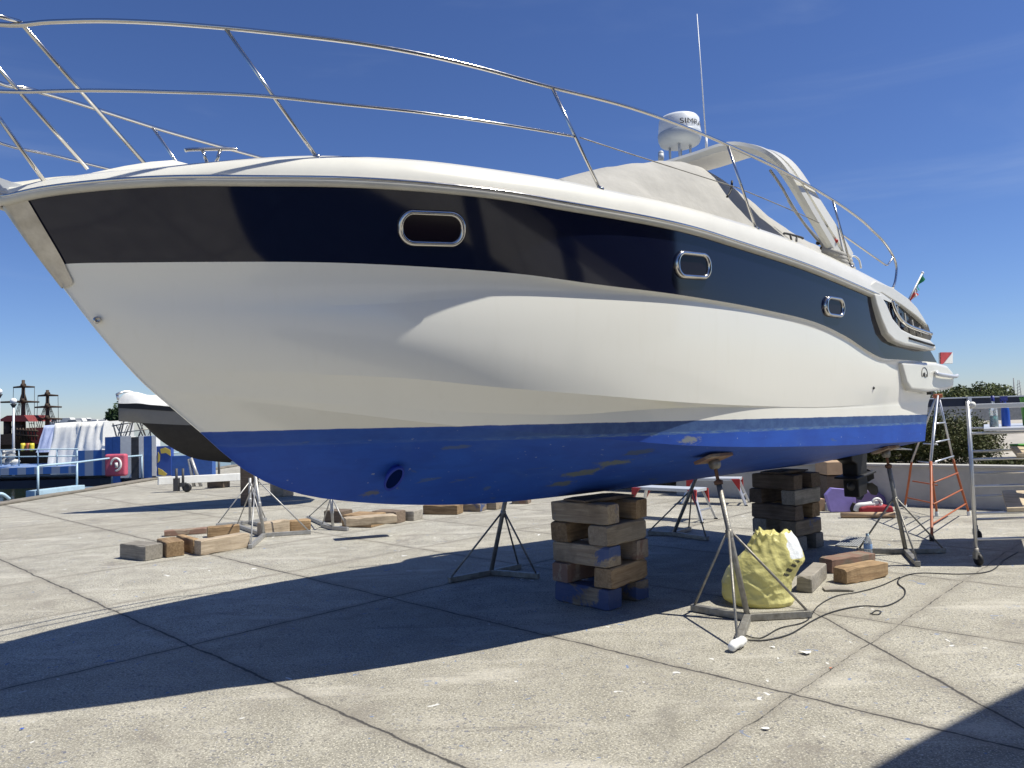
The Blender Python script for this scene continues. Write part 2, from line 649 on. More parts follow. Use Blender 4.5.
def wood(name, c1, c2, paint=None, amount=0.5, end=(0.2, 0.16, 0.12)):
    g, p = newmat(name, 0.85)
    oi = g.n.new('ShaderNodeObjectInfo')
    tc = g.n.new('ShaderNodeTexCoord')
    ad = g.n.new('ShaderNodeVectorMath')
    ad.operation = 'ADD'
    cb = g.n.new('ShaderNodeCombineXYZ')
    rr = g.math('MULTIPLY', oi.outputs['Random'], 37.0)
    for i in range(3):
        g.l.new(rr, cb.inputs[i])
    g.l.new(tc.outputs['Object'], ad.inputs[0])
    g.l.new(cb.outputs[0], ad.inputs[1])
    mp = g.n.new('ShaderNodeMapping')
    mp.inputs['Scale'].default_value = (1.2, 18, 18)
    g.l.new(ad.outputs[0], mp.inputs['Vector'])
    gr = g.noise(mp.outputs[0], 2.2, 6, 0.65, 0.6)
    bl = g.noise(ad.outputs[0], 4, 5, 0.6)
    c = g.mix(g.smooth(gr, 0.3, 0.7), c1, c2)
    c = g.mix(g.smooth(bl, 0.42, 0.75, 0, 0.65), c, tuple(q * 0.45 for q in c1))
    val = g.math('ADD', 0.72, g.math('MULTIPLY', oi.outputs['Random'], 0.5))
    hsv = g.n.new('ShaderNodeHueSaturation')
    g.l.new(c, hsv.inputs['Color'])
    g.l.new(val, hsv.inputs['Value'])
    c = hsv.outputs[0]
    if paint:
        pn = g.noise(ad.outputs[0], 3.0, 5, 0.65, 0.7)
        c = g.mix(g.smooth(pn, 0.62 - 0.3 * amount, 0.70 - 0.3 * amount, 0, 0.88), c, paint)
    g.l.new(c, p.inputs['Base Color'])
    g.l.new(g.bump(gr, 0.6, 0.008), p.inputs['Normal'])
    return g.m


def foliage(name, c1, c2, c3):
    g, p = newmat(name, 0.6)
    v = g.coord('Object')
    a = g.noise(v, 1.2, 4, 0.6)
    b = g.noise(v, 9, 3, 0.6)
    c = g.mix(g.smooth(a, 0.35, 0.68), c1, c2)
    c = g.mix(g.smooth(b, 0.5, 0.7, 0, 0.8), c, c3)
    g.l.new(c, p.inputs['Base Color'])
    p.inputs['Specular IOR Level'].default_value = 0.25
    return g.m


ZW = (1.66, 0.0)          # boot-top height at the bow and its slope aft, filled in below
_w0 = B(200, 432, 0.02)
_w1 = B(925, 414.5, 1.5)
ZW = (_w0[1] - (_w1[1] - _w0[1]) / (_w1[0] - _w0[0]) * _w0[0], (_w1[1] - _w0[1]) / (_w1[0] - _w0[0]))

SCUFF = []
for px, py, v_, ru_, rz_, col in ((686, 440, 1.33, 0.14, 0.035, (0.28, 0.29, 0.22)), (628, 463, 0.95, 0.16, 0.035, (0.16, 0.18, 0.10)), (600, 474, 0.75, 0.17, 0.035, (0.15, 0.17, 0.09)),
                                    (577, 485, 0.5, 0.16, 0.03, (0.13, 0.15, 0.09)), (640, 452, 1.1, 0.12, 0.03, (0.06, 0.09, 0.14)), (470, 447, 0.8, 0.10, 0.02, (0.08, 0.12, 0.22)), (376, 494, 0.12, 0.10, 0.03, (0.14, 0.14, 0.10))):
    u_, z_ = B(px, py, v_)
    SCUFF.append(((u_, v_, z_), (ru_, rz_), col))
M = {}
M['concrete'] = concrete()
M['hull'] = hull_white()
M['navy'] = mat('navy_gelcoat', (0.0055, 0.008, 0.026), 0.07, coat=0.0, rvar=0.03, vscale=3)
M['white'] = mat('white_gelcoat', (0.74, 0.725, 0.655), 0.25, coat=0.3, var=0.04, vscale=3)
M['cream'] = mat('cream_gelcoat', (0.74, 0.70, 0.58), 0.35, coat=0.2, var=0.05, vscale=4)
M['rubber_strip'] = mat('grey_rub_strip', (0.62, 0.60, 0.53), 0.4, var=0.08, vscale=5)
M['steel'] = mat('polished_steel', (0.62, 0.60, 0.57), 0.14, metal=1.0, rvar=0.06, vscale=20)
M['worn_steel'] = mat('worn_stem_plate', (0.42, 0.39, 0.34), 0.42, metal=0.7, col2=(0.62, 0.59, 0.53), vscale=9, bump=0.25, bscale=14)
M['port_glass'] = mat('port_glass', (0.012, 0.007, 0.011), 0.08, spec=0.25)
M['plum'] = mat('port_blind', (0.03, 0.012, 0.02), 0.5)
M['fabric'] = mat('canvas_cover', (0.37, 0.36, 0.335), 0.85, var=0.10, vscale=3.5, bump=0.5, bscale=9)
M['antenna'] = mat('white_fibreglass', (0.85, 0.85, 0.84), 0.35)
M['dome'] = mat('radome_white', (0.70, 0.73, 0.76), 0.4, var=0.03)
M['dome_base'] = mat('radome_grey', (0.45, 0.49, 0.53), 0.45)
M['black'] = mat('black_rubber', (0.012, 0.012, 0.013), 0.6, var=0.2)
M['letter'] = mat('black_lettering', (0.03, 0.03, 0.035), 0.5)
M['darkgrey'] = mat('dark_grey', (0.05, 0.05, 0.052), 0.6, var=0.3)
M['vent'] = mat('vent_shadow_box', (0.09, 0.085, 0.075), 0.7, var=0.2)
M['red'] = mat('red_paint', (0.42, 0.03, 0.025), 0.5, var=0.15)
M['flag_green'] = mat('flag_green', (0.0, 0.20, 0.09), 0.8)
M['flag_white'] = mat('flag_white', (0.72, 0.72, 0.70), 0.8)
M['flag_red'] = mat('flag_red', (0.45, 0.035, 0.03), 0.8)
M['galv'] = mat('galvanised_tube', (0.36, 0.35, 0.32), 0.5, metal=0.55, col2=(0.20, 0.185, 0.16), vscale=14, bump=0.15, bscale=60)
M['galv_light'] = mat('pale_galvanised_tube', (0.46, 0.46, 0.45), 0.48, metal=0.55, col2=(0.34, 0.33, 0.31), vscale=14, bump=0.1, bscale=60)
M['rust'] = mat('rusty_iron', (0.13, 0.05, 0.025), 0.8, col2=(0.22, 0.12, 0.07), vscale=20)
M['alu'] = mat('aluminium_tube', (0.60, 0.61, 0.63), 0.42, metal=0.9, rvar=0.08, vscale=16)
M['alu_paint'] = mat('silver_painted', (0.58, 0.60, 0.63), 0.4, metal=0.3)
M['orange'] = mat('orange_paint', (0.38, 0.105, 0.035), 0.5, var=0.15, vscale=14)
M['wood'] = wood('timber_worn', (0.24, 0.15, 0.075), (0.42, 0.29, 0.16))
M['wood_pale'] = wood('timber_pale', (0.30, 0.235, 0.165), (0.46, 0.38, 0.28))
M['wood_blue'] = wood('timber_blue', (0.20, 0.145, 0.095), (0.34, 0.27, 0.19), (0.04, 0.075, 0.19), 0.6)
M['wood_fleck'] = wood('timber_blue_flecked', (0.25, 0.19, 0.13), (0.40, 0.32, 0.22), (0.06, 0.11, 0.27), 0.25)
M['wood_dark'] = wood('timber_dark', (0.115, 0.085, 0.06), (0.20, 0.15, 0.11))
M['wood_grey'] = wood('timber_grey', (0.22, 0.20, 0.17), (0.36, 0.33, 0.28))
M['wood_red'] = wood('timber_red', (0.26, 0.20, 0.15), (0.38, 0.3, 0.22), (0.22, 0.125, 0.09), 0.45)
M['ply'] = wood('plywood', (0.42, 0.33, 0.22), (0.55, 0.46, 0.33))
M['bag'] = mat('yellow_bag', (0.76, 0.71, 0.30), 0.28, spec=0.5, var=0.07, vscale=5, bump=0.9, bscale=14)
_p = M['bag'].node_tree.nodes['Principled BSDF']
_p.inputs['Subsurface Weight'].default_value = 0.0
_p.inputs['Subsurface Radius'].default_value = (0.12, 0.1, 0.03)
_p.inputs['Subsurface Scale'].default_value = 0.3
_g = NT(M['bag'])
_tr = _g.n.new('ShaderNodeBsdfTranslucent')
_tr.inputs['Color'].default_value = (0.88, 0.82, 0.36, 1)
_ms = _g.n.new('ShaderNodeMixShader')
_ms.inputs[0].default_value = 0.28
_out = [n for n in _g.n if n.type == 'OUTPUT_MATERIAL'][0]
_g.l.new(_p.outputs[0], _ms.inputs[1])
_g.l.new(_tr.outputs[0], _ms.inputs[2])
_g.l.new(_ms.outputs[0], _out.inputs['Surface'])
M['clear_bag'] = mat('clear_plastic', (0.75, 0.77, 0.78), 0.25, spec=0.6, bump=0.5, bscale=25)
M['print'] = mat('dark_print', (0.05, 0.05, 0.03), 0.5)
M['pet'] = mat('clear_bottle', (0.80, 0.86, 0.92), 0.08, trans=0.75)
M['paper'] = mat('paper_white', (0.78, 0.78, 0.76), 0.8)
M['blue_plastic'] = mat('blue_plastic', (0.02, 0.10, 0.52), 0.3, trans=0.2)
M['teal_plastic'] = mat('teal_liquid', (0.06, 0.30, 0.30), 0.2, trans=0.35)
M['cap_blue'] = mat('cap_blue', (0.02, 0.03, 0.22), 0.4)
M['green'] = mat('bright_green', (0.07, 0.28, 0.03), 0.6, var=0.2)
M['purple'] = mat('lilac_foam', (0.26, 0.21, 0.52), 0.7, var=0.1)
M['maroon'] = mat('maroon_cloth', (0.30, 0.02, 0.03), 0.8, var=0.2, vscale=10)
M['cardboard'] = mat('cardboard', (0.42, 0.29, 0.18), 0.8, var=0.1)
M['yellow'] = mat('yellow_plastic', (0.70, 0.58, 0.05), 0.5)
M['cable'] = mat('black_cable', (0.015, 0.015, 0.016), 0.5)
M['wall'] = mat('rendered_wall', (0.44, 0.43, 0.40), 0.85, var=0.12, vscale=3, bump=0.2, bscale=30)
M['pale_panel'] = mat('pale_wall', (0.50, 0.53, 0.54), 0.8, var=0.06)
M['water'] = mat('harbour_water', (0.010, 0.022, 0.018), 0.06, bump=0.35, bscale=2.5)
M['quay'] = mat('quay_face', (0.20, 0.18, 0.15), 0.9, var=0.25, vscale=2.5, bump=0.3, bscale=20)
M['leaf_bush'] = foliage('bush_leaves', (0.055, 0.068, 0.020), (0.090, 0.098, 0.032), (0.15, 0.12, 0.055))
M['leaf_tree'] = foliage('tree_leaves', (0.085, 0.11, 0.035), (0.12, 0.14, 0.05), (0.16, 0.15, 0.07))
M['leaf_dark'] = foliage('dark_leaves', (0.025, 0.05, 0.02), (0.045, 0.075, 0.03), (0.07, 0.09, 0.04))
M['bark'] = mat('bark', (0.10, 0.075, 0.05), 0.9, var=0.3, vscale=14)
M['band'] = mat('dark_blue_sheet', (0.008, 0.013, 0.035), 0.5, var=0.2)
M['gravel'] = mat('pale_gravel', (0.40, 0.37, 0.32), 0.9, var=0.2, vscale=1.2, bump=0.4, bscale=12)
M['pale_blue'] = mat('pale_blue_paint', (0.40, 0.55, 0.65), 0.5, var=0.1)
M['barge_white'] = mat('barge_white', (0.74, 0.74, 0.71), 0.5, var=0.06)
M['tarp_white'] = mat('white_tarpaulin', (0.74, 0.73, 0.69), 0.7, bump=0.6, bscale=3.0, var=0.05)
M['tarp_blue'] = mat('pale_blue_tarpaulin', (0.40, 0.46, 0.66), 0.6, bump=0.5, bscale=4)
M['barge_blue'] = mat('barge_blue', (0.03, 0.10, 0.34), 0.5, var=0.12)
M['pink'] = mat('faded_red_plastic', (0.55, 0.10, 0.15), 0.5, var=0.1, vscale=5)
M['ship_dark'] = mat('ship_timber', (0.055, 0.035, 0.022), 0.8, var=0.3)
M['ship_red'] = mat('ship_red', (0.20, 0.035, 0.035), 0.7, var=0.2)
M['rope'] = mat('rigging', (0.05, 0.045, 0.04), 0.9)
M['globe'] = mat('opal_globe', (0.85, 0.85, 0.83), 0.3)
M['grey_hull'] = mat('grey_hull', (0.16, 0.165, 0.17), 0.35, coat=0.3, var=0.05)
M['dark_hull'] = mat('dark_bottom_paint', (0.022, 0.020, 0.019), 0.75, var=0.2)
M['tarp_hull'] = mat('white_boat_cover', (0.72, 0.72, 0.70), 0.6, var=0.06, bump=0.5, bscale=6)
M['mural_yellow'] = mat('mural_yellow', (0.55, 0.42, 0.08), 0.6)
M['mural_blue'] = mat('mural_blue', (0.03, 0.08, 0.32), 0.6)
M['far_white'] = mat('far_white', (0.60, 0.60, 0.58), 0.7, var=0.1)
M['far_grey'] = mat('far_grey', (0.25, 0.26, 0.27), 0.7, var=0.2)


def striped():
    g, p = newmat('striped_blue_boards', 0.55)
    v = g.coord('Object')
    x, y, z = g.xyz(v)
    fr = g.math('FRACT', g.math('MULTIPLY', x, 1.75))
    k = g.smooth(fr, 0.46, 0.54)
    c = g.mix(k, (0.045, 0.15, 0.44), (0.30, 0.36, 0.47))
    g.l.new(c, p.inputs['Base Color'])
    return g.m


M['striped'] = striped()

# ------------------------------------------------------------------ ground, quay, water
Q1, Q2 = G(0, 504), G(150, 479.5)
qd = (Q2 - Q1).normalized()
qn = Vector((qd.y, -qd.x, 0))                    # landward
if qn.dot(Vector((0, 0, 0)) - Q1) < 0:
    qn = -qn


def sheet(name, poly, z, m):
    mb = MB()
    mb.add([Vector((p[0], p[1], z)) for p in poly], [list(range(len(poly)))])
    o = mb.build(name, m)
    o.data.polygons[0].use_smooth = False
    if o.data.polygons[0].normal.z < 0:
        o.data.flip_normals()
    return o


far = 2500
pA = Q1 - qd * 60
pB = Q1 + qd * far
tag(sheet('ground', [pA, pB, pB + qn * far * 1.4, pA + qn * far * 1.4, ], 0.0, M['concrete']), kind='structure')
tag(sheet('water', [(-far * 1.5, -far), (far * 1.5, -far), (far * 1.5, far * 1.5), (-far * 1.5, far * 1.5)], -1.1, M['water']), kind='structure')
mb = MB()
a, b = pA, Q1 + qd * 200
mb.add([a + Vector((0, 0, -0.02)), b + Vector((0, 0, -0.02)), b + Vector((0, 0, -2)), a + Vector((0, 0, -2))], [(0, 1, 2, 3)])
tag(mb.build('quay_wall', M['quay']), kind='structure')
mb = MB()
mb.bar(pA + qn * 0.18 + Vector((0, 0, 0.035)), Q1 + qd * 40 + qn * 0.18 + Vector((0, 0, 0.035)), 0.34, 0.06)
tag(mb.build('quay_kerb', M['quay'], bevel=0.015), kind='structure')

# ------------------------------------------------------------------ THE MOTOR BOAT
boat = thing('motor_boat', Vector(BORG), 'large white motor yacht with navy band and blue bottom, propped on timber cribs and stands',
             'motor yacht', rz=BANG)


def bf(u0, Lr, p, Bm, tail=0.0):
    def f(u):
        x = (u - u0) / Lr
        if x <= 0:
            return 0.0
        return (Bm if x >= 1 else Bm * (1 - (1 - x) ** p)) - tail * max(0.0, u - 6.0) ** 2
    return f


stem = curve(solve([(2, 204), (33, 248), (65, 290), (98, 332), (140, 380), (172, 408), (200, 432), (222, 452), (240, 467), (268, 483), (300, 494),
                    (350, 501.5), (435, 505), (500, 502.5), (556, 497)], lambda u: 0.0))
stem_u = lambda z: max(0.0, next((k * 0.01 for k in range(0, 500) if stem(k * 0.01) <= z), 5.0))
b_s = bf(-0.06, 5.0, 2.85, 1.55, 0.012)
PX = {
    's': [(6, 203), (15, 198), (40, 193.5), (87, 187.5), (130, 184), (175, 182), (256, 182), (340, 183), (425, 188), (504, 196.5), (562, 206.5), (690, 231), (731, 243.5),
          (800, 266), (873, 296), (890, 303)],
    'n': [(75, 263.4), (130, 262.6), (200, 262), (325, 262.5), (419, 266.5), (520, 274), (594, 284), (687, 296), (766, 310), (816, 322.5), (847, 337), (868, 351), (882, 358),
          (899, 359.5), (937, 362.5)],
    't3': [(150, 305), (300, 306), (400, 303), (450, 299), (500, 297), (560, 295.5), (620, 295.8), (660, 298), (720, 306), (780, 319), (820, 331), (850, 343), (880, 362), (934, 366)],
    't2': [(170, 372), (300, 374), (400, 378), (500, 387.5), (594, 395), (687, 402.5), (760, 406), (820, 407), (930, 398)],
    't1': [(180, 392), (300, 402), (400, 408), (480, 413), (578, 414.5), (625, 411), (687, 407.5), (734, 407), (760, 408), (820, 409), (928, 404)],
    'c': [(170, 394), (200, 397), (310, 409), (440, 424), (575, 436), (640, 442), (700, 446), (820, 446), (925, 441)],
}
_us = {k: B(px, py, 0.0)[0] for k, px, py in (('n', 46, 263.5), ('t3', 77, 305), ('t2', 132, 372), ('t1', 150, 391), ('c', 152, 393))}
b_n = bf(_us['n'], 5.0, 2.62, 1.525, 0.012)
b_t3 = bf(_us['t3'], 5.0, 2.7, 1.505, 0.012)
b_t2 = bf(_us['t2'], 5.0, 3.05, 1.455, 0.010)
b_t1 = bf(_us['t1'], 5.2, 2.6, 1.452, 0.010)
b_c = bf(_us['c'], 5.2, 2.4, 1.438, 0.010)
BFS = {'s': b_s, 'n': b_n, 't3': b_t3, 't2': b_t2, 't1': b_t1, 'c': b_c}
U0 = {'s': 0.0, **_us}
ZC = {}
UE = {}
for k in PX:
    tab = solve(PX[k], BFS[k])
    UE[k] = tab[-1][0]
    tab = [(U0[k], stem(U0[k]))] + [q for q in tab if q[0] > U0[k] + 0.12]
    ZC[k] = curve(tab)
UE['s'] = max(UE['s'], B(903, 300, 1.45)[0])
UEND = UE['n']
zs, zn = ZC['s'], ZC['n']
KEND = UE['c'] - 0.02
kz_mid = stem(4.2)
ktab = [(u, stem(u)) for u in (1.0, 1.2, 1.4, 1.6, 1.9, 2.3, 2.8, 3.4, 4.0)] + [(5.5, kz_mid + 0.005), (7.0, kz_mid + 0.02), (9.0, kz_mid + 0.03)]
keel = curve(ktab)
NS = 150


def rowpts(kind):
    out = []
    for j in range(NS + 1):
        s = (j / NS) ** 1.35
        if kind == 'k':
            u0 = 2.2
            u = u0 + (KEND - u0) * s
            out.append(Vector((u, 0.0, keel(u))))
        else:
            u = U0[kind] + (UE[kind] - U0[kind]) * s
            b = BFS[kind](u) if j else 0.012
            out.append(Vector((u, max(0.012, b), ZC[kind](u))))
    return out


RW = {k: rowpts(k) for k in ('s', 'n', 't3', 't2', 't1', 'c', 'k')}


def between(ra, rb, t, bow=None):
    out = []
    for j, (p, q) in enumerate(zip(ra, rb)):
        o = p.lerp(q, t)
        if bow:
            w = min(1.0, j / 12)
            fade = min(1.0, max(0.0, (o.x - 2.4) / 2.6))
            o.y += bow * 4 * t * (1 - t) * w * (1 - 0.7 * fade)
        out.append(o)
    return out


def stemfix(r, t, ua, ub):
    # the first point lies on the stem itself, and the next few ease to it
    u = ua + (ub - ua) * t
    d = Vector((u, r[0].y, stem(u))) - r[0]
    for j in range(0, 28):
        r[j] = r[j] + d * (1 - j / 28) ** 2
    return r


rows = []
mats_ = []                                       # per strip
seq = [('s', 'n', 6, 0.0, 1), ('n', 't3', 6, -0.015, 0), ('t3', 't2', 18, 0.028, 0), ('t2', 't1', 4, -0.005, 0), ('t1', 'c', 4, 0.0, 0), ('c', 'k', 10, 0.03, 0)]
first = True
strip_m = []
for a_, b_, n_, bow_, mi in seq:
    ua = U0.get(a_)
    ub = U0.get(b_, 2.2)
    for i in range(n_ + 1):
        if i == 0 and not first:
            continue
        first = False
        t = i / n_
        r = between(RW[a_], RW[b_], t, bow_)
        r = stemfix(r, t, ua, ub)
        rows.append(r)
        if len(rows) > 1:
            strip_m.append(mi)
mb = MB()
for sgn in (1, -1):
    for i in range(len(rows) - 1):
        mb.loft([[L(p.x, sgn * p.y, p.z) for p in rows[i]], [L(p.x, sgn * p.y, p.z) for p in rows[i + 1]]], mat=strip_m[i])
# transom
tp = [r[-1] for r in rows]
for i in range(len(tp) - 1):
    a, b = tp[i], tp[i + 1]
    mb.add([L(a.x, a.y, a.z), L(b.x, b.y, b.z), L(b.x, -b.y, b.z), L(a.x, -a.y, a.z)], [(0, 1, 2, 3)], mat=strip_m[i])
# close the narrow stem face
st_ = [r[0] for r in rows]
for i in range(len(st_) - 1):
    a, b = st_[i], st_[i + 1]
    mb.add([L(a.x, a.y, a.z), L(b.x, b.y, b.z), L(b.x, -b.y, b.z), L(a.x, -a.y, a.z)], [(0, 1, 2, 3)], mat=0)
hull = mb.build('hull', [M['hull'], M['navy']], boat, local=True, merge=0.002)
hull['label'] = 'white hull with navy band and blue antifouled bottom'
# crisp knuckle lines
bm = bmesh.new()
bm.from_mesh(hull.data)
key = set()
def kk(p): return (round(p.x, 3), round(p.y, 3), round(p.z, 3))
for ri in (0, 6, 12, 30, 34, 38):
    for sgn in (1, -1):
        for p in rows[ri]:
            key.add(kk(L(p.x, sgn * p.y, p.z)))
for e in bm.edges:
    if kk(e.verts[0].co) in key and kk(e.verts[1].co) in key and abs((e.verts[0].co - e.verts[1].co).normalized().x) > 0.3:
        if min(e.verts[0].co.x, e.verts[1].co.x) > 1.6:
            e.smooth = False
for e in bm.edges:
    if len(e.link_faces) == 2 and e.calc_face_angle(0) > 0.9:
        e.smooth = False
bm.to_mesh(hull.data)
bm.free()

# gunwale moulding and deck
gtop = curve(sorted(solve([(10, 190), (48, 180), (100, 172), (150, 167.5), (190, 163.5), (256, 157.8), (310, 155.5), (360, 156.5), (420, 160), (500, 170), (562, 180), (600, 188), (690, 208),
                            (756, 227.5), (800, 243), (850, 266), (893, 288.5)], lambda u: max(0.02, b_s(u) - 0.07))))
UG = B(893, 288.5, b_s(7.5) - 0.07)[0]
NG = 80
prof_rows = [[] for _ in range(9)]
for j in range(NG + 1):
    u = -0.02 + (UG + 0.02) * (j / NG) ** 1.25
    b = max(0.02, b_s(u))
    z0, z1 = zs(max(0.02, u)), gtop(max(0.05, u))
    h = max(0.05, z1 - z0)
    k = min(1.0, b / 0.3)
    P = [(b + 0.012, z0 + 0.002), (b + 0.012, z0 + 0.035), (b + 0.002, z0 + h * 0.45), (b - 0.03 * k, z0 + h * 0.82), (b - 0.075 * k, z0 + h), (b - 0.13 * k, z0 + h * 0.97),
         (b - 0.19 * k, z0 + h * 0.72), (b * 0.5, z0 + h * 0.72 + 0.05), (0.0, z0 + h * 0.72 + 0.07)]
    for i, (v, z) in enumerate(P):
        prof_rows[i].append((u, max(0.0, v), z))
mb = MB()
for sgn in (1, -1):
    mb.loft([[L(u, sgn * v, z) for (u, v, z) in r] for r in prof_rows])
mb.build('deck', M['white'], boat, local=True, merge=0.001)
# bow cap so that the moulding closes in front
# rubbing strip: rubber base and steel half-round
def rail_on_sheer(off_v, off_z, r, n=8, u1=None):
    out = MB()
    uu = [0.0 + (u1 or (UE['s'] - 0.35)) * (i / 90) ** 1.3 for i in range(91)]
    port = [L(u, b_s(u) + off_v, zs(max(0.02, u)) + off_z) for u in uu]
    stbd = [L(u, -b_s(u) - off_v, zs(max(0.02, u)) + off_z) for u in uu]
    out.tube(stbd[::-1] + [L(-off_v - 0.03, 0, zs(0.02) + off_z)] + port, r, n)
    return out
URUB = B(874, 291, 1.5)[0]
rr_ = rail_on_sheer(0.004, 0.004, 0.030, 10, URUB).build('rub_rail', M['rubber_strip'], boat, local=True)
rail_on_sheer(0.026, 0.022, 0.013, 8, URUB - 0.02).build('steel_strip', M['steel'], rr_, local=True)

# stem plate (worn stainless guard that wraps the stem), laid on the hull's own rows
def along(row, d):
    acc = 0.0
    for p, q in zip(row, row[1:]):
        l_ = (q - p).length
        if acc + l_ >= d:
            return p.lerp(q, (d - acc) / l_)
        acc += l_
    return row[-1]


z_lo = B(62, 289, 0.0)[1]
strips = []
for i in range(len(rows) - 1):
    for k in range(3):
        strips.append([p.lerp(q, k / 3) for p, q in zip(rows[i], rows[i + 1])])
strips = [r for r in strips if r[0].z >= z_lo and r[0].z < zs(0.02) - 0.01]
pl_rows = []
for i, r in enumerate(strips):
    t = i / (len(strips) - 1)
    wd = 0.175 * (1 - t) + 0.075 * t
    if t > 0.9:
        wd *= max(0.25, (1 - ((t - 0.9) / 0.1) ** 2) ** 0.5)
    pts = [along(r, wd * q) for q in (1.0, 0.75, 0.5, 0.25, 0.0)]
    pl_rows.append([L(p.x - 0.009, p.y + 0.007, p.z) for p in pts] + [L(p.x - 0.009, -p.y - 0.007, p.z) for p in pts[::-1]])
m = MB()
m.loft(pl_rows)
m.build('stem_plate', M['worn_steel'], boat, local=True)

# small eye bolt under the plate and skin fittings
def fitting(px, py, v, r, name='skin_fitting'):
    u, z = B(px, py, v)
    m = MB()
    m.lathe([(r * 0.4, -0.02), (r, -0.005), (r, 0.008), (r * 0.55, 0.016), (r * 0.5, 0.004), (0.001, 0.003)], L(u, v, z), 14, rot=Matrix.Rotation(R(90), 3, 'X'))
    return m
for px, py, k in ((97, 320, 't3'), (873, 388, 't2'), (887, 327, 'n')):
    u, z = B(px, py, 0.6)
    for _ in range(20):
        uu, v = u, 0
        zz = sorted([(zs(u), b_s(u)), (zn(u), b_n(u)), (ZC['t3'](u), b_t3(u)), (ZC['t2'](u), b_t2(u)), (ZC['c'](u), b_c(u))])
        v = float(np.interp(z, [q[0] for q in zz], [q[1] for q in zz]))
        u, z = B(px, py, v)
    fitting(px, py, v + 0.004, 0.022 if px < 500 else 0.016).build('skin_fitting', M['steel'] if px != 873 else M['darkgrey'], boat, local=True)


# port lights
def topside_v(u, z):
    zz = sorted([(zs(u), b_s(u)), (zn(u), b_n(u)), (ZC['t3'](u), b_t3(u)), (ZC['t2'](u), b_t2(u)), (ZC['c'](u), b_c(u))])
    return float(np.interp(z, [q[0] for q in zz], [q[1] for q in zz]))


def on_topside(px, py):
    v = 1.2
    for _ in range(60):
        u, z = B(px, py, v)
        v = 0.5 * v + 0.5 * topside_v(u, z)
    return u, v, z


def portlight(px, py, wpx, hpx, slope):
    c = Vector(L(*on_topside(px, py)))
    pl = Vector(L(*on_topside(px - wpx / 2, py - slope * wpx / 2)))
    pr = Vector(L(*on_topside(px + wpx / 2, py + slope * wpx / 2)))
    pt = Vector(L(*on_topside(px, py - hpx / 2)))
    pb = Vector(L(*on_topside(px, py + hpx / 2)))
    X = (pr - pl)
    w = X.length
    X.normalize()
    Z = (pt - pb)
    h = Z.length
    Z = (Z - X * Z.dot(X)).normalized()
    Nn = X.cross(Z)
    if Nn.y > 0:
        Nn = -Nn
    c = c + Nn * 0.010
    def ring(sx, sz, off, n=28):
        out = []
        hw, hh = sx / 2, sz / 2
        r = hh * 0.92
        for k in range(n):
            a = 2 * math.pi * k / n
            ca, sa = math.cos(a), math.sin(a)
            x = (hw - r) * (1 if ca > 0 else -1) + r * ca
            z = (hh - r) * (1 if sa > 0 else -1) + r * sa
            out.append(c + X * x + Z * z + Nn * off)
        return out
    m = MB()
    t = min(0.036, h * 0.2)
    m.loft([ring(w, h, -0.02), ring(w, h, 0.004), ring(w - t * 0.5, h - t * 0.5, 0.020), ring(w - t * 1.4, h - t * 1.4, 0.022), ring(w - t * 2, h - t * 2, 0.006), ring(w - t * 2.1, h - t * 2.1, -0.02)], closed=True)
    fr = m.build('portlight', M['steel'], boat, local=True)
    g = MB()
    rg = ring(w - t * 1.95, h - t * 1.95, 0.003)
    g.add(rg, [list(range(len(rg)))])
    go = g.build('glass', M['port_glass'], fr, local=True)
    return fr


portlight(432, 228.5, 68, 37, 0.045)
portlight(692.5, 265.5, 35, 28, 0.10)
portlight(833.5, 307, 19, 21, 0.17)

# intake scoop in the bottom (bow thruster tunnel)
def on_bottom(px, py):
    v = 0.3
    for _ in range(80):
        u, z = B(px, py, v)
        f = lambda uu, vv: float(np.interp(vv, [0, b_c(uu)], [keel(uu), ZC['c'](uu)]))
        # slide v so that the bottom surface is at height z
        zc, zk = ZC['c'](u), keel(u)
        vt = (z - zk) / max(1e-3, zc - zk) * b_c(u)
        v = 0.6 * v + 0.4 * min(max(vt, 0), 1.3)
    return u, v, z
u, v, z = on_bottom(394, 478)
c = L(u, v, z)
p1 = L(*on_bottom(386, 487)); p2 = L(*on_bottom(404, 468))
n_ = Vector((-0.25, -0.78, -0.55)).normalized()
X = (p2 - p1)
X = (X - n_ * X.dot(n_)).normalized()
Y = n_.cross(X)
m = MB()
def ell(a, b, off, n=20):
    return [c + X * a * math.cos(2 * math.pi * k / n) + Y * b * math.sin(2 * math.pi * k / n) + n_ * off for k in range(n)]
m.loft([ell(0.115, 0.062, 0.0), ell(0.11, 0.058, 0.020), ell(0.095, 0.048, 0.018), ell(0.088, 0.042, -0.06)], closed=True)
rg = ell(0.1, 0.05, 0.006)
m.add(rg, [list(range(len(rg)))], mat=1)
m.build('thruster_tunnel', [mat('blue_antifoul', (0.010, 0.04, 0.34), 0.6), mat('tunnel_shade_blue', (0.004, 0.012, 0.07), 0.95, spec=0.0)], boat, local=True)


# rails -------------------------------------------------------------
def bp(px, py, v):
    u, z = B(px, py, v)
    return L(u, v, z)


def smooth_path(pts, n=8):
    out = []
    P = [Vector(p) for p in pts]
    for i in range(len(P) - 1):
        p0 = P[max(0, i - 1)]; p1 = P[i]; p2 = P[i + 1]; p3 = P[min(len(P) - 1, i + 2)]
        for k in range(n):
            t = k / n
            out.append(0.5 * ((2 * p1) + (-p0 + p2) * t + (2 * p0 - 5 * p1 + 4 * p2 - p3) * t * t + (-p0 + 3 * p1 - 3 * p2 + p3) * t ** 3))
    out.append(P[-1])
    return out


def rail_v(u):
    return max(0.05, b_s(u) - 0.10)


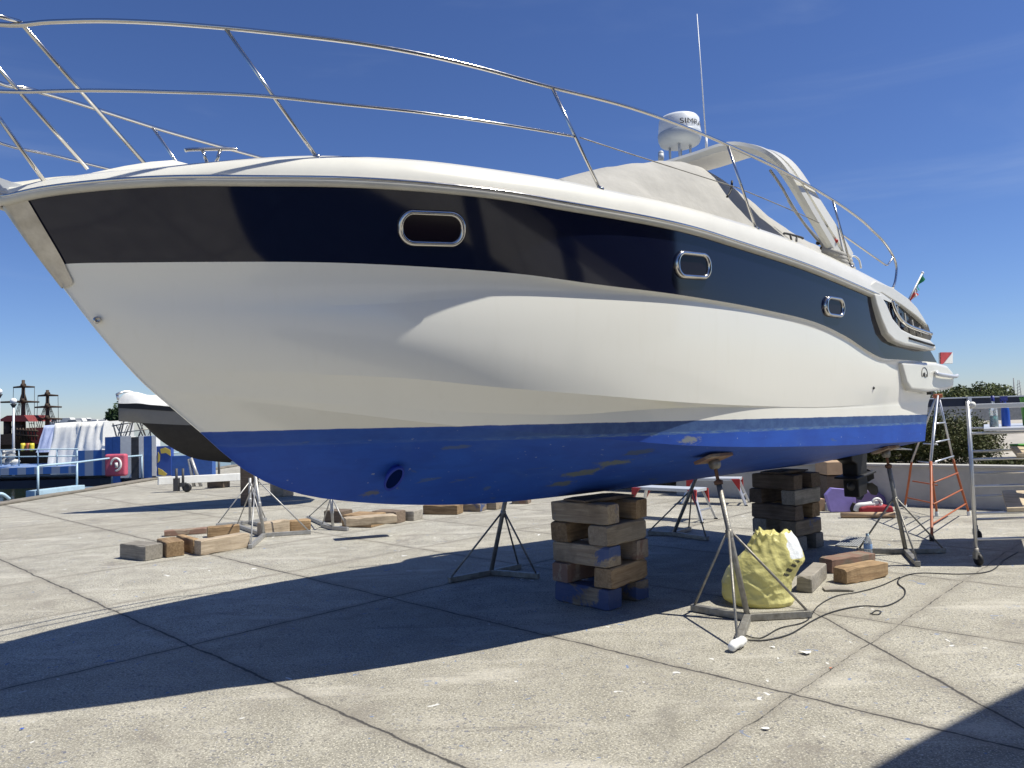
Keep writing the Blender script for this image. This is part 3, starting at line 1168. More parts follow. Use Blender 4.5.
def rpt(px, py, dv=0.0):
    v = 1.0
    for _ in range(80):
        u, z = B(px, py, v)
        v = 0.7 * v + 0.3 * (max(0.30, bf(-0.75, 5.3, 2.6, 1.47, 0.01)(u) - 0.08 + dv))
    return L(u, v, z)


top_px = [(0, 24.5), (50, 22), (100, 20.8), (150, 22.4), (200, 25.8), (256, 31), (350, 42), (420, 54), (480, 68), (524, 80), (552, 87.5), (630, 107.5), (700, 133), (758, 159), (790, 175), (833, 200),
          (860, 219), (872, 230), (884, 242), (893, 256), (896.5, 267), (895.5, 280), (893, 288)]
tp_ = [rpt(*q) for q in top_px]
mid_px = [(0, 91.5), (90, 90.5), (170, 92), (256, 95.5), (340, 104), (424, 113), (507, 125), (576, 136.8)]
mp_ = [rpt(*q, 0.02) for q in mid_px]
rail = MB()
# pulpit: carried round the bow to starboard
stern_end = tp_
first_p = tp_[0]
pul = [Vector((p.x, -p.y, p.z)) for p in tp_[:11]][::-1]
nose_u = first_p.x - 0.55
pulpit = pul + [Vector((first_p.x - 0.38, -first_p.y * 0.75 * -1, first_p.z + 0.01)), Vector((nose_u, 0, first_p.z + 0.015)), Vector((first_p.x - 0.38, first_p.y * 0.75, first_p.z + 0.01))]
path = smooth_path(pulpit + tp_, 6)
rail.tube(path, 0.0135, 10)
ro = rail.build('bow_rail', M['steel'], boat, local=True)
m = MB()
f0 = mp_[0]
pul2 = [Vector((p.x, -p.y, p.z)) for p in mp_][::-1]
pm = pul2 + [Vector((f0.x - 0.34, -f0.y * -0.75, f0.z)), Vector((f0.x - 0.48, 0, f0.z)), Vector((f0.x - 0.34, f0.y * 0.75, f0.z))]
m.tube(smooth_path(pm + mp_, 6), 0.010, 8)
m.build('middle_rail', M['steel'], ro, local=True)
m = MB()
wire = [rpt(580, 137.5), rpt(640, 157), rpt(730, 185.5), rpt(743, 190), rpt(799, 213.5), rpt(840, 233)]
m.tube(smooth_path(wire, 5), 0.0045, 6)
m.build('guard_wire', M['galv'], ro, local=True)
m = MB()
m.tube(smooth_path([rpt(840, 233), rpt(860, 247), rpt(880, 261), rpt(886.5, 265), rpt(890, 262), rpt(893, 257)], 5), 0.010, 8)
m.build('end_rail', M['steel'], ro, local=True)


def gun(px, py, dv=-0.09):
    v = 1.0
    for _ in range(80):
        u, z = B(px, py, v)
        v = 0.6 * v + 0.4 * max(0.03, b_s(u) + dv)
    return L(u, v, z)


for (a, b) in (((225, 28), (317, 156)), ((552, 87.5), (600, 188)), ((728, 146), (756, 228)), ((833, 201), (851, 266))):
    m = MB()
    top = rpt(*a)
    bot = gun(*b)
    m.tube([top, bot + Vector((0, 0, -0.01))], 0.0115, 8)
    m.lathe([(0.030, 0), (0.030, 0.008), (0.018, 0.018), (0.012, 0.022)], bot + Vector((0, 0, -0.012)), 12)
    m.build('stanchion', M['steel'], ro, local=True)
    # its mate to starboard
    m = MB()
    m.tube([Vector((top.x, -top.y, top.z)), Vector((bot.x, -bot.y, bot.z - 0.01))], 0.0115, 8)
    m.build('stanchion', M['steel'], ro, local=True)
# raked pulpit legs near the bow
for (a, b, va, vb) in (((-70, 4), (46, 180), None, None), ((-72, -12), (88, 166), 0.02, 0.02), ((20, 22), (145, 161), None, -0.30)):
    m = MB()
    if va is None:
        top = rpt(*a) if b != (46, 180) else tp_[0] + Vector((-0.2, 0.06, 0))
    else:
        u_, z_ = B(a[0], a[1], va)
        top = L(u_, va, z_)
    if vb is None:
        bot = gun(*b, -0.06)
    else:
        u_, z_ = B(b[0], b[1], vb)
        bot = L(u_, vb, z_)
    if b == (46, 180):
        # keep it on the seen line
        u_, z_ = B(0, 118, 0.16)
        q = L(u_, 0.16, z_)
        top = bot + (q - bot) * 1.75
    m.tube([top, bot + Vector((0, 0, -0.02))], 0.0125, 8)
    if b == (145, 161):
        u_, z_ = B(-30, 8, top.y * -1)
        m.tube([top, Vector((u_, top.y, z_))], 0.0125, 8)
    m.build('pulpit_leg', M['steel'], ro, local=True)


# cleats
def cleat(px0, px1, py, foot_y, v, mt, nm='cleat'):
    a, b = bp(px0, py, v), bp(px1, py - 0.5 if px0 < 500 else py + 5, v)
    t = b - a
    m = MB()
    m.tube(smooth_path([a, a + t * 0.15 + Vector((0, 0, 0.006)), a + t * 0.85 + Vector((0, 0, 0.006)), b], 4), 0.011, 8)
    dz = bp(px0, foot_y, v).z - a.z
    for k in (0.33, 0.67):
        q = a + t * k
        m.tube([q, q + t * (0.08 if k < 0.5 else -0.08) + Vector((0, 0, dz))], 0.010, 8)
    return m.build(nm, mt, boat, local=True)


gv = gun(210, 160)
cleat(185, 237, 150.5, 163, -gv.y - 0.02, M['steel'])
cleat(784, 803, 233.5, 243, -gun(793, 241).y - 0.0, M['darkgrey'])

# raised anchor-locker lid on the foredeck and the bow roller
m = MB()
lid = []
for px, py in ((40, 182), (60, 175), (95, 165.5), (125, 161.5), (150, 159.5), (172, 158.3), (192, 163.5)):
    u_, z_ = B(px, py, 0.33)
    lid.append((u_, z_))
rws = []
for (u_, z_) in lid:
    w = min(0.36, 0.16 + 0.34 * max(0, u_ - lid[0][0]))
    zb = gtop(max(u_, 0.1)) - 0.06
    rws.append([L(u_, -w - 0.05, zb), L(u_, -w, z_ - 0.02), L(u_, -w * 0.6, z_ - 0.004), L(u_, 0, z_), L(u_, w * 0.6, z_ - 0.006), L(u_, w, z_ - 0.02), L(u_, w + 0.05, zb)])
m.loft(rws)
m.add(rws[-1], [list(range(7))])
m.build('locker_lid', M['white'], boat, local=True)
m = MB()
u_, z_ = B(30, 182, 0.0)
for sgn in (1, -1):
    poly = [L(0.16, sgn * 0.06, gtop(0.16) - 0.02), L(0.05, sgn * 0.06, gtop(0.1) + 0.015), L(-0.22, sgn * 0.06, gtop(0.1) + 0.085), L(-0.30, sgn * 0.06, gtop(0.1) + 0.05), L(-0.2, sgn * 0.06, gtop(0.1) - 0.02), L(0.0, sgn * 0.06, gtop(0.1) - 0.06)]
    m.prism(poly, (0, 0.012, 0))
m.box(L(0.0, 0, gtop(0.1) - 0.035), (0.36, 0.13, 0.02))
br = m.build('bow_roller', M['alu_paint'], boat, local=True)
m = MB()
m.lathe([(0.001, -0.055), (0.03, -0.055), (0.022, 0), (0.03, 0.055), (0.001, 0.055)], L(-0.2, 0, gtop(0.1) + 0.03), 14, rot=Matrix.Rotation(R(90), 3, 'X'))
m.build('roller', M['black'], br, local=True)

# windscreen under its canvas cover
cov_px = [(563, 179), (585, 172.5), (600, 168.5), (625, 164.5), (650, 161.5), (672, 160.5), (695, 164), (712, 171), (728, 181), (745, 195), (770, 216), (795, 233), (822, 247), (838, 258)]
ctab = []
for px, py in cov_px:
    u_, z_ = B(px, py, 0.78)
    ctab.append((u_, z_))
u_f, u_a = ctab[0][0], ctab[-1][0]
rws = []
NC, NV = 56, 25
ctop = curve(ctab)
for j in range(NC + 1):
    t = j / NC
    u = u_f + (u_a - u_f) * t
    vb = min(b_s(u) - 0.16, 1.30)
    zb = gtop(u) - 0.13
    zt = ctop(u)
    r = []
    for i in range(NV):
        a = -1 + 2 * i / (NV - 1)
        s = abs(a)
        v = vb * (1 - (1 - s) ** 1.25) if s < 1 else vb
        # section: steep sides, rounded shoulder at 0.78
        q = (v / vb)
        sh = 0.78 / vb
        if q > sh:
            k = (q - sh) / (1 - sh)
            z = zb + (zt - zb) * (1 - k ** 1.15)
        else:
            z = zt + 0.05 * (1 - (q / sh) ** 2) * min(1, (zt - zb) * 2)
        f = noise.fractal(Vector((u * 2.2, v * 3.2 * (1 if a > 0 else -1), z * 1.3)), 1.0, 2.0, 3)
        fold = math.sin(u * 15 + z * 9 + 2.5 * noise.noise(Vector((u, v, z)) * 1.7)) * (1 if q > sh - 0.1 else 0.3)
        bulge = (0.012 * f + 0.007 * fold) * min(1, max(0.0, (z - gtop(u)) / 0.15))
        edge = min(1, j / 3, (NC - j) / 3)
        r.append(L(u, (v + bulge * edge * (1 if q > sh else 0)) * (1 if a > 0 else -1), z + bulge * edge * 0.6 * (1 if 0.02 < k or q <= sh else 0) if q <= sh else z))
    rws.append(r)
m = MB()
m.loft(rws)
m.build('windscreen_cover', M['fabric'], boat, local=True)

# radar arch: broad white arch with a channel
apx = [(846, 262), (838, 248), (822, 222), (806, 196), (790, 172), (775, 158.5), (757, 151), (738, 150)]
VA = 1.32
cen = []
vv = [1.36, 1.36, 1.35, 1.33, 1.29, 1.22, 1.10, 0.92]
for (px, py), v in zip(apx, vv):
    u_, z_ = B(px, py, v)
    cen.append((u_, v, z_))
# across the boat
u_t, z_t = B(690, 146.5, 0.25)
cross = [(cen[-1][0] - 0.02, 0.6, cen[-1][2] + 0.005), (cen[-1][0] - 0.04, 0.25, cen[-1][2] + 0.012), (cen[-1][0] - 0.045, 0.0, cen[-1][2] + 0.014)]
half = cen + cross
full = half + [(u, -v, z) for (u, v, z) in half[:-1][::-1]]
full_s = smooth_path([Vector((u, v, z)) for (u, v, z) in full], 5)
rws = []
for i, p in enumerate(full_s):
    t = full_s[min(i + 1, len(full_s) - 1)] - full_s[max(i - 1, 0)]
    t.normalize()
    q = Vector((0, t.y, t.z))
    w_ax = Vector((1, 0, 0))                      # fore-aft: breadth of the arch
    w_ax = (w_ax - t * t.dot(w_ax)).normalized()
    th = t.cross(w_ax).normalized()
    if th.dot(Vector((0, p.y, 0.6))) < 0:
        th = -th
    horizontal = 1 - min(1, abs(t.z) * 1.2)
    hw = 0.105 + 0.13 * horizontal
    tk = 0.045
    sec = [(-hw, 0.0), (-hw * 0.9, tk * 0.8), (-hw * 0.4, tk), (-hw * 0.36, tk * 0.55), (-hw * 0.12, tk * 0.55), (-hw * 0.08, tk), (hw * 0.9, tk * 0.9), (hw, 0.0), (hw * 0.85, -tk), (-hw * 0.85, -tk)]
    rws.append([L(*(p + w_ax * a + th * b)) for a, b in sec])
m = MB()
m.loft(rws, closed=True, smooth=True)
arch = m.build('radar_arch', [M['white']], boat, local=True)
bm = bmesh.new(); bm.from_mesh(arch.data)
for e in bm.edges:
    if len(e.link_faces) == 2 and e.calc_face_angle(0) > 0.6:
        e.smooth = False
bm.to_mesh(arch.data); bm.free()
# steel canopy bows inside the arch leg
m = MB()
m.tube(smooth_path([bp(770, 170, 1.15), bp(781, 186, 1.17), bp(792, 205, 1.19), bp(806, 226, 1.2), bp(826, 250, 1.22)], 5), 0.013, 8)
m.tube(smooth_path([bp(788, 200, 1.15), bp(796, 213, 1.15), bp(812, 232, 1.18), bp(830, 250, 1.2)], 5), 0.011, 8)
m.build('canopy_frame', M['galv_light'], arch, local=True)
for k, (px, py) in enumerate(((818, 243), (822, 248), (827, 252))):
    MB().sphere(bp(px, py, 1.2), 0.022, 6).build('frame_joint', M['black'], arch, local=True)
m = MB()
m.sphere(bp(836, 241, 1.40), 0.022, 8)
m.build('side_light', M['red'], arch, local=True)
# canvas boot at the foot of the arch
m = MB()
for k in range(4):
    py = 250 + k * 4.0
    m.tube(smooth_path([bp(824 + k, py, 1.28), bp(836 + k * 2, py + 3, 1.42), bp(848 + k * 1.5, py + 7, 1.38)], 4), 0.035, 8)
m.build('folded_canvas', M['fabric'], boat, local=True)
m = MB()
m.tube(smooth_path([bp(848, 262, 1.38), bp(853, 256, 1.36), bp(859, 260, 1.36), bp(861, 268, 1.38)], 4), 0.010, 8)
m.build('grab_handle', M['white'], boat, local=True)
m = MB()
m.tube(smooth_path([bp(732, 181, 1.36), bp(731, 190, 1.38), bp(727, 197, 1.38)], 4), 0.010, 6)
m.build('rope_tail', M['black'], ro, local=True)

# radome on the arch
zc_ = cross[-1][2] + 0.05
_bc = B(679.5, 135, 0.05)
uc_ = _bc[0]
cpos = L(uc_, 0.05, zc_)
top_z = B(680, 117.5, 0.05)[1]
wid = abs(B(700, 135, 0.05)[0] - B(658, 135, 0.05)[0])
rad = 0.23
d_l, d_r = D(657.5, 135, W(uc_, 0.05, zc_).y), D(700.5, 135, W(uc_, 0.05, zc_).y)
rad = (d_r - d_l).length / 2
zb_ = B(680, 146.5, 0.05)[1]
H = top_z - zb_
m = MB()
m.lathe([(0.001, zb_ + H), (rad * 0.55, zb_ + H * 0.99), (rad * 0.84, zb_ + H * 0.95), (rad * 0.92, zb_ + H * 0.87), (rad * 0.955, zb_ + H * 0.6), (rad * 0.97, zb_ + H * 0.42)], (uc_, -0.05, 0), 40)
rad_o = m.build('radome', M['dome'], boat, local=True)
m = MB()
m.lathe([(rad * 0.97, zb_ + H * 0.42), (rad, zb_ + H * 0.40), (rad * 0.98, zb_ + H * 0.22), (rad * 0.9, zb_ + H * 0.08), (rad * 0.6, zb_), (0.001, zb_)], (uc_, -0.05, 0), 40)
m.build('radome_base', M['dome_base'], rad_o, local=True)
m = MB()
for a_ in range(4):
    an = a_ * math.pi / 2 + 0.6
    m.tube([Vector((uc_ + 0.11 * math.cos(an), -0.05 + 0.11 * math.sin(an), zb_ + 0.01)), Vector((uc_ + 0.11 * math.cos(an), -0.05 + 0.11 * math.sin(an), zc_ - 0.07))], 0.013, 8)
m.box((uc_, -0.05, zc_ - 0.02), (0.3, 0.26, 0.025))
m.build('radome_bracket', M['alu_paint'], rad_o, local=True)
# lettering bent round the dome
fc = bpy.data.curves.new('dome_text', 'FONT')
fc.body = 'SIMRAD'
fc.size = 0.085
fc.align_x = 'CENTER'
fc.extrude = 0.0
fo = bpy.data.objects.new('dome_text', fc)
COL.objects.link(fo)
bpy.context.view_layer.update()
dg = bpy.context.evaluated_depsgraph_get()
tm = bpy.data.meshes.new_from_object(fo.evaluated_get(dg))
bpy.data.objects.remove(fo)
_vd = Vector((-(W(uc_, 0.05, 0).x), -(W(uc_, 0.05, 0).y), 0)).normalized()     # towards the yard side
_loc = Matrix.Rotation(-BANG, 3, 'Z') @ _vd
ang0 = math.atan2(_loc.y, _loc.x) + 0.86
for v_ in tm.vertices:
    zz_ = zb_ + H * 0.52 + v_.co.y * 0.95
    rr2 = rad * 0.965 + 0.004
    an = ang0 + v_.co.x * 1.3 / rr2
    v_.co = (uc_ + rr2 * math.cos(an), -0.05 + rr2 * math.sin(an), zz_)
tm.materials.append(M['letter'])
to = bpy.data.objects.new('lettering', tm)
COL.objects.link(to)
to.parent = rad_o
# whip aerial
m = MB()
bot = bp(706.5, 147, -0.30)
topa = bp(697, 14, -0.30)
m.tube([bot + Vector((0, 0, -0.04)), bot + Vector((0, 0, 0.12))], 0.016, 8)
m.tube([bot, bot.lerp(topa, 0.5), topa], [0.009, 0.007, 0.004], 8)
m.build('aerial', M['antenna'], boat, local=True)
m = MB()
m.tube([bp(661, 160, 0.2), bp(661, 154, 0.2)], 0.03, 10)
m.sphere(bp(661, 153.5, 0.2), 0.03, 8)
m.build('horn', M['dome_base'], boat, local=True)


# stern quarter ------------------------------------------------------
def plate(pxs, v, depth, m, name, parent, bevel=0.012, mi=None):
    poly = [bp(px, py, v) for px, py in pxs]
    q = MB()
    q.prism(poly, (0, depth, 0))
    return q.build(name, m, parent, bevel=bevel, local=True, segs=3)


VQ = 1.53
qo = plate([(869, 285.5), (876, 281), (893, 287.5), (908, 298), (917, 307), (924, 318), (928.5, 327), (916.5, 316), (901.5, 305), (890, 298), (882, 293), (874, 295)], VQ + 0.008, 0.30, M['white'], 'quarter_coaming', boat, 0.012)
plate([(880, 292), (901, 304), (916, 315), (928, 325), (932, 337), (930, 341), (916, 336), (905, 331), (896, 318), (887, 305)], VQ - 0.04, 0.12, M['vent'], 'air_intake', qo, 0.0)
m = MB()
m.tube(smooth_path([bp(892, 301, VQ + 0.0), bp(896, 312, VQ + 0.01), bp(902, 321, VQ + 0.015), bp(911, 327, VQ + 0.015), bp(931, 334, VQ + 0.01)], 5), 0.022, 10)
m.build('steel_trim', M['steel'], qo, local=True)
for k in range(4):
    MB().bar(bp(897 + k * 7.5, 306 + k * 7.0, VQ - 0.01), bp(899 + k * 7.5, 327 + k * 3, VQ - 0.01), 0.012, 0.02).build('intake_fin', M['wall'], qo, local=True)
wing = plate([(874, 293), (881, 294), (887, 304), (893, 318), (902, 329), (914, 335), (931, 340), (936, 345), (936.5, 350.5), (905, 345), (895, 341), (888, 334), (882, 320), (877, 305)], VQ + 0.045, 0.14, M['white'], 'side_fairing', boat, 0.022)
m = MB()
m.tube([bp(909, 338, VQ + 0.048), bp(934, 345.5, VQ + 0.048)], 0.012, 8)
m.build('black_inlay', M['black'], wing, local=True)

# swim platform
plat_v = 1.50
pp = [(901, 361.5), (937, 362.5), (948, 365.5), (953, 371), (955, 377), (954, 388), (947, 390), (930, 392), (912, 390.5), (907, 383)]
poly = [bp(px, py, plat_v) for px, py in pp]
q = MB()
q.prism(poly, (0, plat_v * 2, 0))
pf = q.build('swim_platform', M['white'], boat, bevel=0.035, local=True, segs=4)
m = MB()
m.tube(smooth_path([bp(936.5, 372, plat_v + 0.01), bp(938, 374, plat_v + 0.035), bp(954, 376.5, plat_v + 0.035), bp(957, 375.5, plat_v + 0.02)], 4), 0.022, 10)
m.build('fender_bar', M['alu_paint'], pf, local=True)
m = MB()
cx_, cz_ = B(924.5, 374, plat_v)
m.tube([L(cx_ + 0.075 * math.cos(a), plat_v + 0.003, cz_ + 0.075 * math.sin(a)) for a in np.linspace(-0.4, 3.6, 16)], 0.0028, 5)
for pts in ([(-.045, -.03), (-.03, .012), (-.012, .012), (-.012, -.004), (-.034, -.004)], [(-.02, -.004), (-.006, -.034)], [(.006, .02), (.0, -.03), (.035, -.03)], [(.04, .0), (.045, -.035)]):
    m.tube([L(cx_ + a, plat_v + 0.004, cz_ + b) for a, b in pts], 0.0032, 5)
m.build('emblem', M['letter'], pf, local=True)
m = MB()
m.box(bp(930, 392.5, plat_v - 0.05), (0.06, 0.05, 0.05))
m.build('drain', M['darkgrey'], pf, local=True)
# red and white board standing on the platform
pb_ = [bp(941, 352.5, 1.2), bp(953, 352.5, 1.2), bp(953, 363.5, 1.2), bp(941, 363.5, 1.2)]
m = MB()
m.prism(pb_, (0, 0.03, 0))
o = m.build('board', M['barge_white'], boat, bevel=0.004, local=True)
m = MB()
m.prism([bp(940.8, 352.3, 1.21), bp(952.5, 352.3, 1.21), bp(943, 364, 1.21), bp(940.8, 364, 1.21)], (0, 0.008, 0))
m.build('red_corner', M['red'], o, local=True)

# ensign on its staff
m = MB()
fb, ft = bp(908.5, 300, 0.9), bp(922.5, 273, 0.9)
m.tube([fb, ft], 0.010, 8)
m.sphere(ft, 0.02, 6)
fl = m.build('flag_staff', M['antenna'], boat, local=True)
def strip(a0, a1, drop, mt, w=0.10):
    q = MB()
    r0, r1 = [], []
    for k in range(7):
        t = k / 6
        c0 = fb.lerp(ft, a0 + (a1 - a0) * t)
        wob = 0.018 * math.sin(t * 7 + a0 * 9)
        r0.append(c0 + Vector((0.012, wob, 0)))
        r1.append(c0 + Vector((w, wob * 2 + 0.02, -drop)))
    q.loft([r0, [p.lerp(s_, 0.5) + Vector((0, 0.012, 0)) for p, s_ in zip(r0, r1)], r1])
    return q.build('ensign', mt, fl, local=True)
strip(0.5, 0.95, 0.06, M['flag_green'], 0.07)
strip(0.3, 0.55, 0.08, M['flag_white'], 0.06)
strip(0.02, 0.4, 0.02, M['flag_red'], 0.15)

# stern drive
m = MB()
su = KEND
base = bp(865, 470, -0.15)
sx = max(base.x, su + 0.12)
DV = 0.42
m.prism([L(su - 0.02, DV + 0.1, 1.42), L(su + 0.30, DV + 0.1, 1.40), L(su + 0.42, DV + 0.1, 1.28), L(su + 0.36, DV + 0.1, 1.0), L(su + 0.34, DV + 0.1, 0.62), L(su + 0.12, DV + 0.1, 0.58), L(su + 0.10, DV + 0.1, 1.0), L(su - 0.02, DV + 0.1, 1.05)], (0, 0.20, 0))
m.prism([L(su - 0.02, DV + 0.15, 0.84), L(su + 0.50, DV + 0.15, 0.90), L(su + 0.50, DV + 0.15, 0.87), L(su - 0.02, DV + 0.15, 0.81)], (0, 0.3, 0))
drv = m.build('stern_drive', M['black'], boat, bevel=0.03, local=True)
m = MB()
rx = Matrix.Rotation(R(90), 3, 'Y')
m.lathe([(0.001, -0.18), (0.06, -0.1), (0.075, 0.0), (0.07, 0.22), (0.05, 0.28), (0.001, 0.28)], L(su + 0.22, DV, 0.72), 16, rot=rx)
for k in range(4):
    an = k * math.pi / 2 + 0.4
    rows2 = []
    for r_ in (0.05, 0.12, 0.19, 0.21):
        w = {0.05: 0.05, 0.12: 0.10, 0.19: 0.07, 0.21: 0.01}[r_]
        tw = 0.7 - r_ * 1.5
        ro_ = Vector((0, math.cos(an), math.sin(an)))
        ta = Vector((0, -math.sin(an), math.cos(an)))
        c_ = L(su + 0.42, DV, 0.72) + ro_ * r_
        ch = (ta * math.cos(tw) + Vector((1, 0, 0)) * math.sin(tw)) * w
        rows2.append([c_ - ch, c_ + ch])
    m.loft(rows2)
m.build('propeller', M['darkgrey'], drv, local=True)
# trim tab
m = MB()
m.box(L(su + 0.10, 0.85, ZC['c'](su - 0.1) - 0.10), (0.28, 0.55, 0.012), Matrix.Rotation(R(6), 3, 'Y'))
m.build('trim_tab', M['alu_paint'], boat, local=True)
# ------------------------------------------------------------------ timber cribs and loose timbers
def timber(c, size, rz, m, label, group, cat='timber', name='timber', tilt=0.0):
    """one baulk: mesh along its own x axis, origin at its centre"""
    q = MB()
    lx, ly, lz = size
    sd_ = Vector((random.uniform(0, 90), random.uniform(0, 90), random.uniform(0, 90)))
    rows_t = []
    nst = 14 if lz > 0.05 else 5
    ch0 = min(0.012, lz * 0.2)
    for j in range(nst + 1):
        x_ = -lx / 2 + lx * j / nst
        ins = 0.007 if j in (0, nst) else 0.0
        sec = []
        for sy, sz in ((-1, -1), (1, -1), (1, 1), (-1, 1)):
            ch = ch0 * (0.45 + 1.3 * abs(noise.noise(Vector((x_ * 6, sy * 3.1, sz * 5.7)) + sd_)) ** 1.2 * 2)
            ch = min(ch, ly * 0.3, lz * 0.3)
            hy, hz = ly / 2 - ins, lz / 2 - ins
            first = (sy * hy, sz * (hz - ch))
            second = (sy * (hy - ch), sz * hz)
            sec += [first, second] if sy * sz > 0 else [second, first]
        r = []
        for k, (y_, z_) in enumerate(sec):
            p = Vector((x_, y_, z_))
            n_ = noise.noise(p * 5 + sd_)
            p.y += 0.006 * n_ * min(1, ly * 8)
            if z_ > -lz / 2 + 0.02:
                p.z += 0.004 * noise.noise(p * 6 + sd_) * min(1, lz * 6)
            if j in (0, nst):
                p.x += 0.012 * noise.noise(p * 9 + sd_)
            r.append(p)
        rows_t.append(r)
    q.loft(rows_t, closed=True, smooth=False)
    q.add(rows_t[0], [list(range(8))[::-1]])
    q.add(rows_t[-1], [list(range(8))])
    o = q.build(name, m)
    o.location = c
    o.rotation_euler = (0, tilt, rz)
    return tag(o, label, cat, group)


ORD = ['bottom', 'second', 'third', 'fourth', 'top']
AA, NN = Vector(_A), Vector(_N)
ANG_A, ANG_N = BANG, math.atan2(_N[1], _N[0])


def crib(corner_px, n, S, hh, who, styles, top, turn=0.0):
    c0 = G(*corner_px)                          # the corner nearest the camera
    # the two horizontal directions that lead away from that corner
    dL = Matrix.Rotation(turn, 3, 'Z') @ -NN
    dR = Matrix.Rotation(turn, 3, 'Z') @ AA
    ctr = c0 + dL * S / 2 + dR * S / 2
    z = 0.0
    for k in range(n):
        h = hh[k % len(hh)]
        along_left = (k % 2 == 0)               # lies along the left-hand face
        for side in (0, 1):
            w = 0.19 + 0.03 * random.random()
            ln = S * (0.97 + 0.05 * random.random())
            jit = random.uniform(-0.02, 0.02)
            if along_left:
                c = c0 + dL * S / 2 + dR * (w / 2 if side == 0 else S - w / 2) + dL * jit
                rz = turn + ANG_N + R(random.uniform(-3, 3))
                lab_s = 'bow side' if side == 0 else 'stern side'
            else:
                c = c0 + dR * S / 2 + dL * (w / 2 if side == 0 else S - w / 2) + dR * jit
                rz = turn + ANG_A + R(random.uniform(-3, 3))
                lab_s = 'camera side' if side == 0 else 'far side'
            st = styles[k][side]
            look = {'wood': 'brown', 'wood_blue': 'blue painted', 'wood_dark': 'dark', 'wood_pale': 'pale', 'wood_fleck': 'blue flecked', 'wood_grey': 'grey', 'wood_red': 'red marked'}[st]
            timber((c.x, c.y, z + h / 2), (ln, w, h - 0.003), rz, M[st], '%s timber in the %s layer of the %s, %s' % (look, ORD[min(k, 4)] if k < n - 1 else 'top', who, lab_s), 'timbers of the ' + who)
        z += h
    # thin packing board against the hull
    if top:
        zt = z
        timber((ctr.x, ctr.y, zt + 0.016), (S * 1.02, 0.30, 0.03), ANG_A, M['wood_dark'], 'thin dark packing board on top of the %s' % who, 'packing boards')
    return z, ctr


zk_ = keel(-0.5 - _BOW_U)
Hc = zk_ - 0.02
hs = [Hc / 5 - 0.005] * 5
crib((611, 612), 5, 0.63, hs, 'crib nearest the camera',
     [('wood_blue', 'wood_blue'), ('wood', 'wood_red'), ('wood_fleck', 'wood_red'), ('wood_pale', 'wood'), ('wood_fleck', 'wood')], True, R(9))
crib((797, 553), 5, 0.60, hs, 'crib behind the yellow bag',
     [('wood_grey', 'wood_grey'), ('wood_fleck', 'wood_grey'), ('wood_dark', 'wood'), ('wood_grey', 'wood_dark'), ('wood_dark', 'wood_dark')], True)


def ptimber(pa, pb, w, h, m, label, group='loose timbers on the concrete', z=0.0, back=True):
    """a timber whose near lower edge runs from picture point pa to pb on the ground"""
    a, b = G(*pa, z), G(*pb, z)
    t = (b - a)
    ln = t.length
    t.normalize()
    n = Vector((-t.y, t.x, 0))
    if n.y < 0:
        n = -n
    c = (a + b) / 2 + n * w / 2
    return timber((c.x, c.y, z + h / 2), (ln, w, h), math.atan2(t.y, t.x), m, label, group)


# left-hand loose timbers
def ctimber(corner, left, right, h, m, label, group='loose timbers on the concrete'):
    """a block given by the picture points of its nearest, left and right lower corners"""
    c_, l_, r_ = G(*corner), G(*left), G(*right)
    ax_ = (r_ - c_)
    ln = ax_.length
    ax_.normalize()
    n_ = Vector((-ax_.y, ax_.x, 0))
    if n_.dot(l_ - c_) < 0:
        n_ = -n_
    wd = (l_ - c_).length
    ctr = c_ + ax_ * ln / 2 + n_ * wd / 2
    # the grain runs along the longer side
    if wd > ln:
        return timber((ctr.x, ctr.y, h / 2), (wd, ln, h), math.atan2(n_.y, n_.x), m, label, group)
    return timber((ctr.x, ctr.y, h / 2), (ln, wd, h), math.atan2(ax_.y, ax_.x), m, label, group)


ctimber((145, 561.5), (128, 557), (163, 558), 0.20, M['wood_grey'], 'short grey timber block lying leftmost on the concrete')
ctimber((166, 558), (154, 553.5), (185, 555.5), 0.20, M['wood'], 'short grey brown block right of the leftmost block')
ctimber((193, 554.5), (176, 549), (200, 553.5), 0.20, M['wood'], 'brown timber block at the left of the open timber square')
ptimber((201.5, 556), (250, 547), 0.17, 0.20, M['wood_pale'], 'pale beam at the front of the open timber square')
ptimber((164, 537), (213, 533), 0.16, 0.09, M['wood_red'], 'thin reddish beam at the back of the timber square')
ptimber((208, 538), (240, 535), 0.17, 0.16, M['wood'], 'brown timber between the reddish beam and the stand')
ptimber((262, 537), (290, 533), 0.17, 0.21, M['wood_pale'], 'pale timber right behind the left stand pole')
ptimber((290, 532), (311, 530), 0.2, 0.17, M['wood'], 'brown block at the end of the pale timber behind the stand')
# the row under and beyond the keel
ROWB = [((324, 522), (341, 523), 0.3, 0.2, 'wood_dark', 'dark block behind the third stand under the bow'),
        ((342, 527), (371, 528), 0.45, 0.2, 'wood', 'large brown block right of the stand under the bow'),
        ((371, 523), (396, 524), 0.3, 0.2, 'wood_dark', 'dark brown block beside the large brown block'),
        ((399, 520.5), (414, 521), 0.3, 0.17, 'wood_grey', 'small grey block alone beyond the keel'),
        ((423, 514.5), (457, 515), 0.3, 0.17, 'wood', 'wide brown timber in the row beyond the keel'),
        ((458, 511.5), (480, 512), 0.3, 0.15, 'wood_blue', 'blue painted block in the row beyond the keel'),
        ((482, 509.5), (496, 510), 0.3, 0.15, 'wood_pale', 'pale block right of the blue painted block'),
        ((512, 504), (528, 504), 0.3, 0.13, 'wood_red', 'reddish block at the right end of the far row'),
        ((270, 496), (283, 497), 0.3, 0.30, 'wood_pale', 'pale upright block in the far shadow behind the left stands')]
